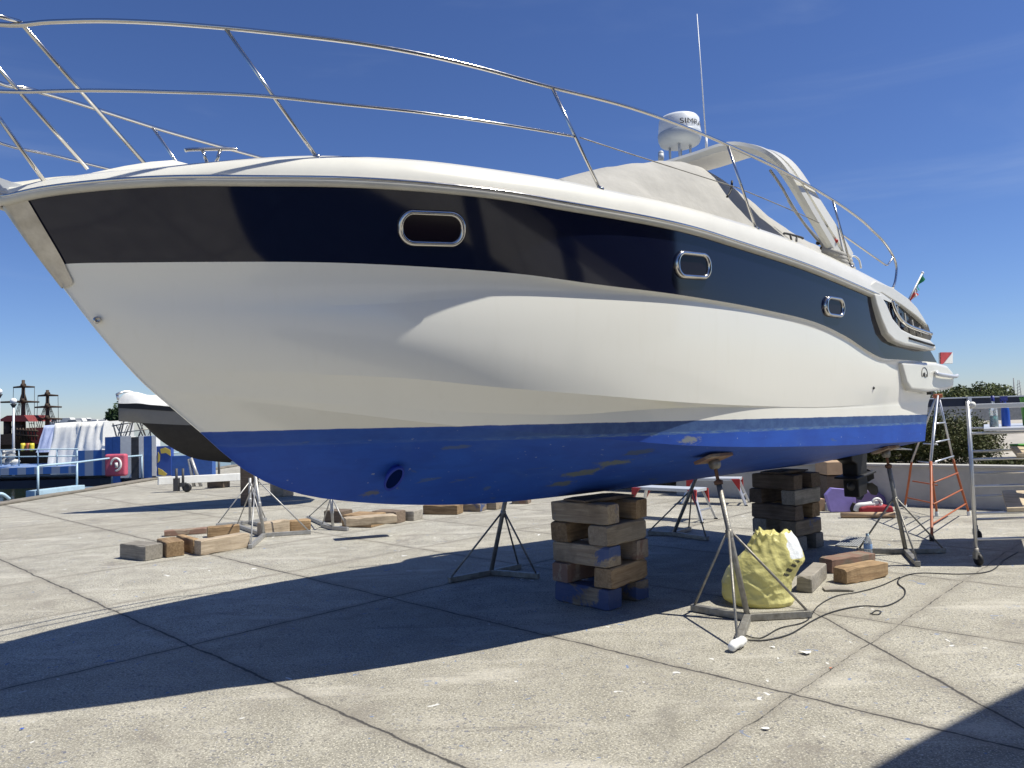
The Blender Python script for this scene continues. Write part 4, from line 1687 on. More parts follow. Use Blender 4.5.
for pa, pb, w, h, st, lab in ROWB:
    ptimber(pa, pb, w, h, M[st], lab, 'timbers beyond the keel')
ptimber((346, 527), (397, 523), 0.25, 0.12, M['wood_pale'], 'pale beam lying across two blocks beyond the keel', 'timbers beyond the keel', z=0.2)
# right-hand loose timbers by the yellow bag
ptimber((797, 592), (812, 593.5), 0.72, 0.15, M['wood_grey'], 'long grey timber right of the yellow bag')
ptimber((848, 585), (889, 577), 0.17, 0.15, M['wood'], 'brown beam in front by the stern stand')
ptimber((833, 574), (876, 567), 0.18, 0.15, M['wood_red'], 'reddish beam behind the brown beam by the stern stand')
ptimber((826, 592), (855, 592), 0.14, 0.025, M['wood_grey'], 'thin grey board on the ground beside the brown beam')


# ------------------------------------------------------------------ boat stands
def stand(center, arms, top, mt, label, group='steel boat stands', brace_at=0.55, pad=True, r=0.024, padn=None, foot='angle', screw=0.16):
    center, top = Vector(center), Vector(top)
    t = thing('boat_stand', (center.x, center.y, 0), label, 'boat stand', group)
    d = top - center
    knee = center + d * (1 - screw)
    m = MB()
    m.tube([center + Vector((0, 0, 0.03)), knee], r, 12)
    m.lathe([(r * 1.25, -0.03), (r * 1.3, 0.0), (r * 1.3, 0.03), (r, 0.035)], center + d * 0.52, 12, rot=d.to_track_quat('Z', 'Y').to_matrix())
    m.build('pole', mt, t)
    if pad:
        m = MB()
        m.tube([knee - d * 0.02, top - d.normalized() * 0.05], r * 0.62, 10)
        m.lathe([(r * 1.5, -0.02), (r * 1.6, 0.01), (r * 0.8, 0.02)], knee, 8, rot=d.to_track_quat('Z', 'Y').to_matrix())
        m.build('screw', M['rust'], t)
        n = Vector(padn) if padn is not None else Vector((0, 0, 1))
        q = n.to_track_quat('Z', 'Y').to_matrix()
        m = MB()
        m.box(top + n * -0.012, (0.30, 0.20, 0.028), q)
        m.build('pad', M['wood_red'], t, bevel=0.004)
        m = MB()
        m.lathe([(0.001, -0.03), (0.045, -0.03), (0.045, 0.03), (0.001, 0.03)], top - d.normalized() * 0.06, 14, rot=Vector((d.y, -d.x, 0.01)).to_track_quat('Z', 'Y').to_matrix() if (abs(d.x) + abs(d.y)) > 1e-3 else None)
        m.build('swivel', mt, t)
    for a in arms:
        a = Vector(a)
        m = MB()
        m.bar(Vector((center.x, center.y, 0.032)), Vector((a.x, a.y, 0.032)), 0.055, 0.055)
        m.build('base_arm', mt, t, bevel=0.004)
        m = MB()
        bpt = center + d * brace_at
        m.tube([bpt, Vector((a.x, a.y, 0.06)) + (center - a) * 0.06], 0.0105, 8)
        m.build('brace', mt, t)
    return t


def hull_top(px, py):
    u, v, z = on_bottom(px, py)
    return u, v, z


# the two stands on the side towards the camera
def bottom_at(u, v):
    return keel(u) + (ZC['c'](u) - keel(u)) * min(1, abs(v) / b_c(u)) - 0.02


def world_to_boat(p):
    q = np.array(p) - BORG
    return float(q @ _A), float(q @ _N)


def stand_under(cpx, arm_px, uv, mt, label, **k):
    u, v = uv
    z = bottom_at(u, v)
    nrm = (np.array([0, 0, 1.0]) * 0.93 + _N * (-0.36 if v > 0 else 0.36))
    return stand(G(*cpx), [G(*a) for a in arm_px], W(u, v, z), mt, label, padn=nrm / np.linalg.norm(nrm), **k)


def find_uv(px, py):
    """point of the bottom, close to the chine, seen at a picture point"""
    v = 1.0
    u = 4.0
    for vv_ in np.linspace(0.5, 1.36, 87):
        uu, z = B(px, py, vv_)
        if z <= bottom_at(uu, vv_) + 0.02:
            return uu, float(vv_)
    return B(px, py, 1.1)[0], 1.1


stand_under((748, 621), [(692, 611), (811, 617.5), (737, 650)], find_uv(713, 455), M['galv'], 'rusty grey stand with three braces in front of the yellow bag')
stand_under((906, 554), [(857, 553), (945, 553), (918, 567)], find_uv(885, 447), M['galv'], 'grey stand holding up the stern corner beside the water bottle')
for cpx, arms, lab, uvx in (((491, 575), [(449, 583), (539, 579), (520, 569)], 'shaded stand beyond the hull left of the near crib', 499), ((673.5, 536), [(648, 535), (708, 541), (690, 531)], 'shaded stand beyond the hull right of the near crib', 677)):
    u, v = world_to_boat(G(*cpx))
    stand_under(cpx, arms, (u + 0.05, -1.05), M['galv'], lab)
# spare stands by the bow
def bare(cpx, arms, apx, label, **k):
    c = G(*cpx)
    top = D(apx[0], apx[1], c.y + 0.05)
    return stand(c, [G(*a) for a in arms], top, M['galv_light'], label, brace_at=0.93, pad=False, **k)
bare((264, 537), [(250, 549), (311, 534), (236, 527)], (255, 474), 'pale tripod stand in front beside the pale timber', screw=0.0)
bare((250, 524), [(216, 527), (266, 521), (262, 527)], (250, 478), 'second pale tripod stand right behind the front one', screw=0.0)
bare((333, 530), [(308, 519), (348, 531), (322, 527)], (331, 494), 'short pale tripod stand just under the keel of the bow', screw=0.0)
# blue topped support block under the boat on the trailer
m = MB()
m.box(G(250, 505) + Vector((0, 0, 0.44)), (0.30, 0.3, 0.88))
o = m.build('keel_block', M['wood_dark'], bevel=0.01)
tag(o, 'dark support post with pale blue cap behind the left tripod stands', 'support post')
m = MB()
m.box(G(250, 505) + Vector((0, 0, 0.92)), (0.66, 0.36, 0.07))
m.build('cap', M['pale_blue'], o, bevel=0.006)

# ------------------------------------------------------------------ yellow rubbish bag
bc = G(762, 611)
by = bc.y + 0.30
def bagpt(px, py):
    return D(px, py, by)
cen_b = bagpt(762, 575)
outl = {0.0: (727, 797), 0.12: (723, 791), 0.3: (724, 793), 0.5: (729, 799), 0.62: (736, 804), 0.75: (744, 801), 0.88: (750, 797), 1.0: (756, 792)}
ks = sorted(outl)
zb0, zb1 = 0.0, bagpt(770, 532).z
rws = []
NBv, NBh = 110, 200
def ridge(p):
    return (1 - abs(noise.noise(p))) ** 2
for j in range(NBv + 1):
    t = j / NBv
    xl = np.interp(t, ks, [outl[k][0] for k in ks])
    xr = np.interp(t, ks, [outl[k][1] for k in ks])
    py = np.interp(t, [0, 1], [615, 532])
    pl, pr = bagpt(xl, py), bagpt(xr, py)
    cx = (pl.x + pr.x) / 2
    hw = (pr.x - pl.x) / 2 - 0.015
    hd = 0.27 * (1 - 0.55 * t ** 2)
    if t < 0.06:
        hw *= 0.88 + 2 * t
        hd *= 0.88 + 2 * t
    z = zb0 + (zb1 - zb0) * t
    r = []
    for k in range(NBh):
        an = 2 * math.pi * k / NBh
        p = Vector((cx + hw * math.cos(an), by + hd * math.sin(an), z))
        d_ = Vector((math.cos(an), math.sin(an), 0))
        w1 = noise.noise(p * 2.6 + Vector((4, 1, 7)))
        q1 = Vector((p.x * 9 + p.z * 3 + 1.5 * w1, p.y * 9, p.z * 2.0 + p.x * 2))
        q2 = Vector((p.x * 6 - p.z * 7, p.y * 8 + 3 + w1, p.z * 10))
        q3 = Vector((p.x * 19 + p.z * 9, p.y * 19, p.z * 13 + 2 * w1))
        f = 0.055 * w1 + 0.016 * (ridge(q1) - 0.5) + 0.012 * (ridge(q2) - 0.5) * (1 - 0.6 * t) + 0.003 * (ridge(q3) - 0.5)
        up = (0.045 * noise.noise(Vector((math.cos(an) * 3.1, math.sin(an) * 3.1, 1))) + 0.006 * noise.noise(Vector((math.cos(an) * 8, math.sin(an) * 8, 5)))) * t ** 4
        r.append(p + d_ * f * (0.6 + 0.5 * t if t > 0.03 else 0.3) + Vector((0, 0, up)))
    rws.append(r)
m = MB()
m.loft(rws, closed=True)
nf = len(m.f)
for fi in range(nf):
    j, k = divmod(fi, NBh)
    t, an = j / NBv, 2 * math.pi * k / NBh
    # a clear liner shows at the upper right, a printed patch below it
    if t > 0.66 and 5.02 < an + 0.25 * noise.noise(Vector((t * 8, an * 3, 2))) < 5.9:
        m.m[fi] = 1
    elif 0.42 < t < 0.64 and 5.05 < an - (t - 0.5) * 0.5 < 5.32 and math.sin(t * 95 + an * 14) > -0.2:
        m.m[fi] = 2
inn = [p + (Vector((cen_b.x + 0.04, by, p.z)) - p) * 0.30 + Vector((0, 0, -0.04)) for p in rws[-1]]
inn2 = [p + (Vector((cen_b.x + 0.04, by, p.z)) - p) * 0.8 + Vector((0, 0, -0.09)) for p in rws[-1]]
m.loft([rws[-1], inn, inn2], closed=True)
m.add(inn2, [list(range(NBh))])
bag = m.build('rubbish_bag', [M['bag'], M['clear_bag'], M['print']], merge=0.0004)
tag(bag, 'full translucent yellow rubbish bag standing behind the nearest stand', 'rubbish bag')

# ------------------------------------------------------------------ aluminium trestles beyond the hull
def trestle(a, b, w, h, label):
    a, b = Vector(a), Vector(b)
    t = thing('work_trestle', ((a.x + b.x) / 2, (a.y + b.y) / 2, 0), label, 'trestle', 'aluminium work trestles')
    x = (b - a).normalized()
    y = Vector((-x.y, x.x, 0))
    m = MB()
    m.bar(a + Vector((0, 0, h)), b + Vector((0, 0, h)), w, 0.05)
    m.build('platform', M['alu_paint'], t, bevel=0.006)
    for e, s in ((a, 1), (b, -1)):
        legs = []
        for sy in (1, -1):
            top_ = e + x * s * 0.06 + y * sy * w * 0.42 + Vector((0, 0, h - 0.02))
            ft = e - x * s * 0.10 + y * sy * (w * 0.5 + 0.07)
            m = MB()
            m.bar(top_, ft, 0.05, 0.03)
            m.build('leg', M['alu'], t, bevel=0.003)
            m = MB()
            m.bar(ft + Vector((0, 0, 0.02)), ft, 0.065, 0.045)
            m.build('foot', M['black'], t)
            m = MB()
            m.prism([top_ + x * s * 0.08 + Vector((0, 0, 0.03)) + y * sy * 0.035, top_ - x * s * 0.07 + Vector((0, 0, 0.03)) + y * sy * 0.035, top_ + (ft - top_) * 0.42 + y * sy * 0.03], y * sy * 0.03)
            m.build('bracket', M['red'], t)
            legs.append((top_, ft))
        m = MB()
        m.bar(legs[0][0].lerp(legs[0][1], 0.62), legs[1][0].lerp(legs[1][1], 0.62), 0.04, 0.025)
        m.build('rung', M['alu'], t, bevel=0.003)
    return t


trestle(G(640, 516), G(703, 520.5), 0.36, 0.48, 'silver work trestle with red brackets beyond the hull, nearer one')
trestle(G(690, 503), G(742, 504), 0.40, 0.46, 'farther silver trestle seen between the stand pole and the stern crib')

# ------------------------------------------------------------------ clutter by the stern
def blob(name, pts_px, Yoff, depth, m, label, cat, bevel=0.02, group=None):
    """a thing with a traced outline, standing on the ground and given its thickness"""
    low = max(pts_px, key=lambda p: p[1])
    Y = G(low[0], low[1]).y + Yoff
    poly = [D(px, py, Y) for px, py in pts_px]
    for p in poly:
        p.z = max(p.z, 0.003)
    q = MB()
    q.prism(poly, (0, depth, 0))
    o = q.build(name, m, bevel=bevel, segs=3)
    return tag(o, label, cat, group)


blob('foam_sheet', [(826, 495), (832, 488), (855, 490), (857, 512), (831, 512)], 0, 0.10, M['purple'], 'pale lilac foam board leaning behind the stern', 'foam board', 0.01)
blob('foam_roll', [(856, 497), (864, 490), (877, 490.5), (886, 497), (888, 506), (858, 508)], 0.25, 0.4, mat('dark_lilac', (0.13, 0.09, 0.22), 0.7), 'dark lilac foam roll lying right of the pale lilac board', 'foam roll', 0.04)
blob('red_cloth', [(861, 508), (868, 506), (893, 506), (895, 513), (861, 513)], 0.0, 0.35, M['maroon'], 'dark red cloth bundle on the ground under the stern drive', 'cloth', 0.03)
m = MB()
hp = [D(856, 511, G(856, 513).y - 0.02), D(858, 506, G(856, 513).y - 0.03), D(865, 505, G(856, 513).y - 0.05), D(872, 504, G(856, 513).y - 0.05), D(877, 503, G(856, 513).y - 0.02)]
m.tube(smooth_path(hp, 6), 0.045, 10)
cc = D(877, 503, G(856, 513).y - 0.07)
m.tube([cc + Vector((0.07 * math.cos(a), 0, 0.07 * math.sin(a))) for a in np.linspace(0, 2 * math.pi, 20)], 0.022, 8)
tag(m.build('hose', M['barge_white']), 'thick white hose draped over the dark red cloth', 'hose')
blob('rag', [(850, 508), (853, 502), (858, 504), (856, 512), (851, 512)], -0.02, 0.12, M['black'], 'crumpled black rag at the left end of the white hose', 'rag', 0.02)
blob('cardboard_box', [(817, 499), (825, 499), (825, 511), (817, 511)], 0, 0.2, M['cardboard'], 'small brown cardboard box right of the stern crib', 'box', 0.004)
blob('paint_tin', [(826.5, 503), (831, 503), (831, 511), (826.5, 511)], -0.02, 0.07, M['pale_panel'], 'small pale tin beside the cardboard box', 'tin', 0.01)
# bucket with a yellow scraper
bk = G(886, 503)
m = MB()
m.lathe([(0.10, 0.0), (0.13, 0.26), (0.135, 0.26), (0.135, 0.27), (0.125, 0.27), (0.095, 0.015), (0.001, 0.015)], (bk.x, bk.y, 0), 22)
bo = m.build('bucket', M['far_grey'])
tag(bo, 'grey bucket under the stern with yellow gloves on it', 'bucket')
m = MB()
m.sphere(D(879, 488, bk.y - 0.02), 0.09, 8, sc=(1.0, 0.6, 0.7))
m.sphere(D(883, 490, bk.y - 0.03), 0.05, 6)
tag(m.build('gloves', M['yellow']), 'yellow rubber gloves lying over the bucket rim', 'gloves')
# big boxes and timber behind the stern drive
blob('wooden_case', [(827, 463), (852, 463), (852, 475), (827, 475)], 2.2, 0.5, M['cardboard'], 'brown case on top of the dark crate behind the stern', 'case', 0.01)
for o in [o for o in COL.objects if o.name.startswith('wooden_case')]:
    pass
cy = None
# the case stands on a dark crate: rebuilt at one depth
bpy.data.objects.remove(bpy.data.objects['wooden_case'])
Yc = G(840, 505).y
def boxat(name, x0, x1, y0, y1, Y, depth, m, label, cat, bevel=0.008, group=None):
    a, b = D(x0, y1, Y), D(x1, y0, Y)
    q = MB()
    q.box(((a.x + b.x) / 2, Y + depth / 2, (a.z + b.z) / 2), (abs(b.x - a.x), depth, abs(b.z - a.z)))
    return tag(q.build(name, m, bevel=bevel), label, cat, group)
boxat('crate', 828, 851, 475.5, 505.5, Yc, 0.5, M['wood_dark'], 'dark timber crate standing behind the lilac foam', 'crate')
boxat('wooden_case', 827, 852, 461.5, 475.2, Yc - 0.03, 0.5, M['cardboard'], 'brown case on top of the dark crate behind the stern', 'case')
boxat('pale_block', 846, 853, 456.5, 461.2, Yc, 0.2, M['far_white'], 'small white carton on top of the brown case', 'carton')
bpy.data.objects['pale_block'].name = 'carton'
m = MB()
e0, e1 = G(841, 518), G(895, 518)
m.tube([e0 + Vector((0, 0, 0.045)), e1 + Vector((0, 0, 0.045))], 0.045, 14)
tag(m.build('cardboard_tube', M['cardboard']), 'long brown cardboard tube lying on the concrete under the stern', 'tube')

# water bottle standing on the reddish beam
wb = G(868.5, 557.5)
m = MB()
m.lathe([(0.001, 0.0), (0.042, 0.0), (0.045, 0.02), (0.043, 0.05), (0.046, 0.06), (0.043, 0.08), (0.046, 0.10), (0.045, 0.16), (0.036, 0.20), (0.020, 0.235), (0.016, 0.25)], (wb.x, wb.y, 0.0), 22)
o = m.build('water_bottle', M['pet'])
tag(o, 'clear plastic water bottle with blue label beside the stern stand', 'bottle')
m = MB()
m.lathe([(0.017, 0.245), (0.018, 0.27), (0.001, 0.272)], (wb.x, wb.y, 0), 14)
m.build('cap', M['pale_blue'], o)
m = MB()
m.lathe([(0.0465, 0.10), (0.0465, 0.155)], (wb.x, wb.y, 0), 22)
m.build('bottle_label', mat('bottle_label', (0.22, 0.36, 0.62), 0.4, var=0.3, vscale=30), o)

# drain grate in the yard
g0, g1, g2 = G(836, 546), G(857, 547), G(848, 537.5)
m = MB()
ex, ey = (g1 - g0), (g2 - g0)
for k in range(9):
    a = g0 + ex * (k / 8)
    m.bar(a + Vector((0, 0, 0.006)), a + ey + Vector((0, 0, 0.006)), 0.018, 0.01)
for k in range(2):
    a = g0 + ey * k
    m.bar(a + Vector((0, 0, 0.0085)), a + ex + Vector((0, 0, 0.0085)), 0.03, 0.01)
tag(m.build('drain_grate', M['far_grey']), 'rusty drain grate let into the concrete near the stern', 'drain grate')

# cables on the ground
def cable(pts, r, label, z=0.008):
    q = MB()
    q.tube(smooth_path([G(x, y, z) for x, y in pts], 8), r, 7)
    tag(q.build('cable', M['cable']), label, 'cable', 'black cables on the concrete')
cable([(748, 640), (765, 640), (790, 634), (812, 621), (832, 612), (860, 606), (885, 606), (902, 598), (905, 590), (898, 583), (902, 577), (920, 573), (960, 574), (990, 571), (1004, 560), (1018, 552)], 0.0055, 'long black cable running from the front stand to the scaffold')
cable([(742, 634), (760, 638), (780, 628), (806, 621), (818, 606), (836, 596), (858, 592), (880, 586), (900, 577)], 0.0045, 'thinner black cable looping past the brown beam')
cable([(872, 613), (876, 610.5), (881, 611.5), (879, 614), (873, 614.2), (870, 613)], 0.0045, 'short loop of black cable alone on the concrete')
# rag at the foot of the front stand, litter
m = MB()
f0 = G(731, 653)
f1 = G(744, 646)
m.tube(smooth_path([f0 + Vector((0, 0, 0.03)), f0.lerp(f1, 0.3) + Vector((0, 0, 0.045)), f0.lerp(f1, 0.7) + Vector((0, 0, 0.04)), f1 + Vector((0, 0, 0.05))], 4), [0.018, 0.03, 0.032, 0.034, 0.036, 0.03, 0.034, 0.036, 0.034, 0.03, 0.034, 0.03, 0.02][:13], 10)
tag(m.build('rag', M['paper']), 'rolled white rag at the foot of the nearest stand', 'rag')
def scrap(px, py, s, m, label):
    c_ = G(px, py)
    q = MB()
    vs = []
    n = 7
    for k in range(n):
        an = 2 * math.pi * k / n
        rr = s * random.uniform(0.5, 1.0)
        vs.append(c_ + Vector((rr * math.cos(an), rr * 0.8 * math.sin(an), 0.006 + random.random() * s * 0.3)))
    vs.append(c_ + Vector((0, 0, s * 0.35)))
    q.add(vs, [(k, (k + 1) % n, n) for k in range(n)])
    tag(q.build('litter', m), label, 'litter', 'litter on the concrete')
scrap(806, 654, 0.055, M['paper'], 'crumpled white paper scrap right of the nearest stand')
scrap(831, 669, 0.014, M['orange'], 'tiny orange bottle cap on the concrete')
scrap(773, 648, 0.022, M['paper'], 'tiny white chip just right of the stand foot')
scrap(766, 730, 0.03, M['paper'], 'pale scrap low in the picture on bare concrete')
scrap(22, 730, 0.016, M['blue_plastic'], 'tiny blue plastic scrap at the edge of the boat shadow')

# ------------------------------------------------------------------ step ladder (silver above, orange below)
ap = G(946, 522)
yl = ap.y
lad = thing('step_ladder', (ap.x, ap.y, 0), 'silver and orange step ladder standing open behind the stern', 'step ladder')
def lseg(a, b, r, m_, nm, par=lad):
    q = MB()
    q.tube([a, b], r, 8)
    return q.build(nm, m_, par)
FL, FR = G(932, 541), G(969, 515.5)
RL, RR = G(905, 508), G(937, 516)
APX = D(937.5, 396, (FL.y + FR.y + RL.y + RR.y) / 4)
ax = (FR - FL); ax.z = 0; ax.normalize()
for nm, foot, mid, off in (('front', FL, (931, 462), -0.03), ('front', FR, (953, 459), 0.03), ('rear', RL, (911.5, 462), -0.03), ('rear', RR, (930, 462), 0.03)):
    top_ = APX + ax * off + Vector((0, 0.02 if nm == 'rear' else -0.02, 0))
    tt = (462 - 396) / (foot is FL and 145 or foot is FR and 119 or foot is RL and 112 or 120)
    md = D(mid[0], mid[1], top_.y + (foot.y - top_.y) * tt)
    s = lseg(top_, md, 0.0155, M['alu'], 'upper_stile')
    kn = md.lerp(foot, 0.45) + (md - foot).normalized().cross(Vector((0, 1, 0))) * 0.0
    s2 = MB()
    s2.tube(smooth_path([md, kn, foot + Vector((0, 0, 0.04))], 4), 0.018, 8)
    s2 = s2.build('lower_stile', M['orange'], lad)
    q = MB()
    q.lathe([(0.028, 0.0), (0.03, 0.05), (0.024, 0.07)], (foot.x, foot.y, 0), 10)
    q.build('foot', M['black'] if foot is FL else M['barge_white'], lad)
def rung(fa, fb, ta, par_m):
    a0 = APX + ax * -0.03
    b0 = APX + ax * 0.03
    q = MB()
    q.tube([a0.lerp(fa, ta), b0.lerp(fb, ta)], 0.011, 8)
    q.build('rung', par_m, lad)
for ta in (0.22, 0.36, 0.50):
    rung(FL, FR, ta, M['alu'])
for ta in (0.64, 0.78, 0.90):
    rung(FL, FR, ta, M['orange'])
for ta in (0.40, 0.56):
    rung(RL, RR, ta, M['alu'])
for ta in (0.74, 0.90):
    rung(RL, RR, ta, M['orange'])
q = MB()
q.box(APX, (0.12, 0.07, 0.06))
q.build('hinge', M['orange'], lad, bevel=0.01)

# ------------------------------------------------------------------ scaffold tower
sf = G(977, 566)
sc = thing('scaffold_tower', (sf.x, sf.y, 0), 'galvanised rolling scaffold with many rungs at the right edge of the yard', 'scaffold')
rear_y = sf.y + 1.45
WID = 1.35
ztop = D(966, 401, sf.y).z
xr_ = None
rear_x = (sf.x / sf.y) * rear_y + 0.01
def scf(p0, p1, r, nm, m_=M['alu'], par=sc):
    q = MB()
    q.tube([p0, p1], r, 10)
    return q.build(nm, m_, par)
for (x0, yy) in ((sf.x, sf.y), (sf.x + WID, sf.y), (rear_x, rear_y), (rear_x + WID, rear_y)):
    scf(Vector((x0, yy, 0.16)), Vector((x0, yy, ztop)), 0.019, 'upright')
    q = MB()
    q.tube([Vector((x0, yy, 0.19)), Vector((x0, yy, 0.09))], 0.028, 10)
    q.box((x0, yy, 0.11), (0.05, 0.06, 0.07))
    co = q.build('castor', M['galv'], sc)
    q = MB()
    q.lathe([(0.001, -0.02), (0.06, -0.02), (0.068, 0), (0.06, 0.02), (0.001, 0.02)], (x0 + 0.02, yy, 0.068), 16, rot=Matrix.Rotation(R(90), 3, 'Y'))
    q.build('wheel', M['black'], co)
ru = [433, 459, 486, 513, 539]
for py in ru:
    z = D(985, py, sf.y).z
    scf(Vector((sf.x, sf.y, z)), Vector((sf.x + WID, sf.y, z)), 0.015, 'rung')
rr2_ = [428, 451, 473, 496, 519]
for py in rr2_:
    z = D(985, py, rear_y).z
    scf(Vector((rear_x, rear_y, z)), Vector((rear_x + WID, rear_y, z)), 0.015, 'rung')
q = MB()
z = D(985, 406, sf.y).z
q.bar(Vector((sf.x, sf.y, z)), Vector((sf.x + WID, sf.y, z)), 0.03, 0.05)
q.build('top_rail', M['alu'], sc, bevel=0.005)
q = MB()
q.sphere(Vector((sf.x + 0.03, sf.y - 0.03, D(968, 405, sf.y).z)), 0.035, 8)
q.build('clamp', M['barge_white'], sc)
# the planks on its rungs
def plank(pyf, pyr, xa_f, xa_r, thick, wid, m_, label, cat='plank'):
    zf = D(985, pyf, sf.y).z + 0.015
    zr = D(985, pyr, rear_y).z + 0.015
    z0 = max(zf, zr)
    a = D(xa_f, pyf, sf.y - 0.06)
    b = D(xa_r, pyr, rear_y + 0.06)
    q = MB()
    poly = [Vector((a.x, sf.y - 0.06, z0)), Vector((a.x + wid, sf.y - 0.06, z0)), Vector((b.x + wid, rear_y + 0.06, z0)), Vector((b.x, rear_y + 0.06, z0))]
    q.prism(poly, (0, 0, thick))
    return tag(q.build('plank', m_, bevel=0.004), label, cat, 'planks on the scaffold'), z0 + thick
p1, zp1 = plank(513, 496, 1007, 1002, 0.04, 0.55, M['ply'], 'pale plank low on the scaffold rungs')
p2, zp2 = plank(459, 451, 1017, 1010, 0.04, 0.36, M['ply'], 'plank at mid height on the scaffold under the green mat')
p3, zp3 = plank(433, 428, 984, 984, 0.03, 0.54, M['alu_paint'], 'silver deck plank on the upper scaffold rungs under the bottles')
q = MB()
a = D(1013, 449, rear_y - 0.2)
q.box((a.x + 0.17, rear_y - 0.55, zp2 + 0.012), (0.30, 0.9, 0.02))
tag(q.build('mat', M['green'], bevel=0.006), 'bright green mat lying on the scaffold plank', 'mat')
def bottle(px, m_, capm, label, hh, rr, spray=False):
    yb = sf.y + 0.35
    d_ = D(px, 432, yb)
    c = Vector((d_.x, yb, zp3))
    o = thing('spray_bottle' if spray else 'bottle', c, label, 'bottle', 'bottles on the scaffold')
    q = MB()
    q.lathe([(0.001, 0), (rr, 0), (rr * 1.03, 0.02), (rr, hh * 0.5), (rr * 0.85, hh * 0.62), (rr * 0.35, hh * 0.78), (rr * 0.33, hh * 0.84)], c, 18)
    q.build('body', M['pet'] if not spray else m_, o)
    if not spray:
        q = MB()
        q.lathe([(0.001, 0.004), (rr * 0.97, 0.004), (rr * 0.97, hh * 0.36), (0.001, hh * 0.36)], c, 18)
        q.build('liquid', m_, o)
    q = MB()
    if spray:
        q.box(c + Vector((-0.01, 0, hh * 0.93)), (0.07, 0.03, 0.05))
        q.bar(c + Vector((-0.045, 0, hh * 0.9)), c + Vector((-0.035, 0, hh * 0.74)), 0.015, 0.01)
        q.tube([c + Vector((0, 0, hh * 0.82)), c + Vector((0, 0, hh * 0.92))], rr * 0.36, 12)
    else:
        q.lathe([(rr * 0.42, hh * 0.82), (rr * 0.42, hh), (0.001, hh)], c, 14)
    q.build('cap', capm, o)
    return o
bottle(994.5, M['teal_plastic'], M['cap_blue'], 'clear bottle of teal liquid with dark blue cap on the scaffold', 0.345, 0.042)
bottle(1006.5, M['blue_plastic'], M['cap_blue'], 'bright blue spray bottle right of the teal bottle', 0.335, 0.042, True)
q = MB()
yb = sf.y + 0.5
c = D(1033, 432, yb)
q.lathe([(0.001, 0), (0.09, 0), (0.105, 0.30), (0.11, 0.30), (0.11, 0.32), (0.095, 0.32)], (c.x, yb, zp3), 20)
tag(q.build('bucket', M['green']), 'bright green bucket at the right edge on the scaffold', 'bucket')

# ------------------------------------------------------------------ wall, planting and shed beyond the stern
w0, w1 = G(905, 505.5), G(1024, 511)
wt = (w1 - w0).normalized()
wa, wb_ = w0 - wt * 4.2, w1 + wt * 14
zt = D(960, 467.5, G(960, 508).y).z
m = MB()
m.bar(wa + Vector((0, 0, zt / 2)) + Vector((0, 0.12, 0)), wb_ + Vector((0, 0, zt / 2)) + Vector((0, 0.12, 0)), 0.22, zt)
o = m.build('low_wall', M['wall'], bevel=0.01)
tag(o, 'low grey rendered wall beyond the stern and the ladder', 'wall')
m = MB()
m.bar(wa + Vector((0, 0.12, zt + 0.02)), wb_ + Vector((0, 0.12, zt + 0.02)), 0.27, 0.045)
m.build('coping', M['wall'], o, bevel=0.008)
# raised ground behind the wall with a gravel ramp
m = MB()
yb = wa.y + 0.24
bank = []
for j in range(9):
    t = j / 8
    yy = yb + 0.05 + t * 18
    bank.append([Vector((x, yy + (x - wa.x) * wt.y / wt.x, zt - 0.12 + 0.62 * min(1, t * 1.6) - 0.02 * math.sin(x))) for x in np.linspace(wa.x - 3, wb_.x + 8, 40)])
m.loft(bank)
tag(m.build('bank', M['gravel'], fixn=False), kind='structure')


def leaves(mb, c, rad, n, size, flat=1.0, seed=0, hollow=0.4):
    rnd = random.Random(seed)
    lobes = []
    for _ in range(9):
        d_ = Vector((rnd.gauss(0, 1), rnd.gauss(0, 1), rnd.gauss(0, 0.8))).normalized()
        lobes.append((Vector(c) + Vector((d_.x * rad[0], d_.y * rad[1], d_.z * rad[2])) * 0.55, rnd.uniform(0.35, 0.62)))
    for i in range(n):
        lc, lr = lobes[i % len(lobes)]
        d_ = Vector((rnd.gauss(0, 1), rnd.gauss(0, 1), rnd.gauss(0, 1))).normalized() * (rnd.random() ** hollow)
        p = lc + Vector((d_.x * rad[0], d_.y * rad[1], d_.z * rad[2])) * lr
        s = size * rnd.uniform(0.6, 1.4)
        a = Vector((rnd.gauss(0, 1), rnd.gauss(0, 1), rnd.gauss(0, 1))).normalized()
        b = a.cross(Vector((rnd.gauss(0, 1), rnd.gauss(0, 1), rnd.gauss(0, 1)))).normalized()
        mb.add([p - a * s, p + b * s * 0.45, p + a * s, p - b * s * 0.45], [(0, 1, 2, 3)])
    return mb


# the dense planting behind the wall reads as one mass
m = MB()
rnd = random.Random(3)
x0 = wa.x + 1.0
def behind_wall(px, off):
    d = ray(px, 440)
    d = Vector((d[0], d[1], 0)).normalized()
    n_ = Vector((-wt.y, wt.x, 0))
    t = (wa.dot(n_)) / d.dot(n_)
    return d * (t + off)


for k in range(90):
    px = 836 + 150 * rnd.random()
    c = behind_wall(px, 0.75 + rnd.random() ** 1.5 * 2.6)
    hgt = rnd.uniform(0.78, 1.02) * (1.0 if px < 970 else 0.8)
    base = zt - 0.05
    leaves(m, (c.x, c.y, base + hgt * 0.5), (0.42, 0.40, hgt * 0.6), 620, 0.028, seed=k)
for k in range(18):
    c = behind_wall(985 + 60 * rnd.random(), 0.6 + rnd.random() * 0.5)
    leaves(m, (c.x, c.y, zt + 0.03), (0.25, 0.2, 0.10), 160, 0.025, seed=100 + k)
tag(m.build('shrubbery', M['leaf_bush'], fixn=False), 'dense olive green shrubbery behind the low wall', 'shrubs', kind='stuff')


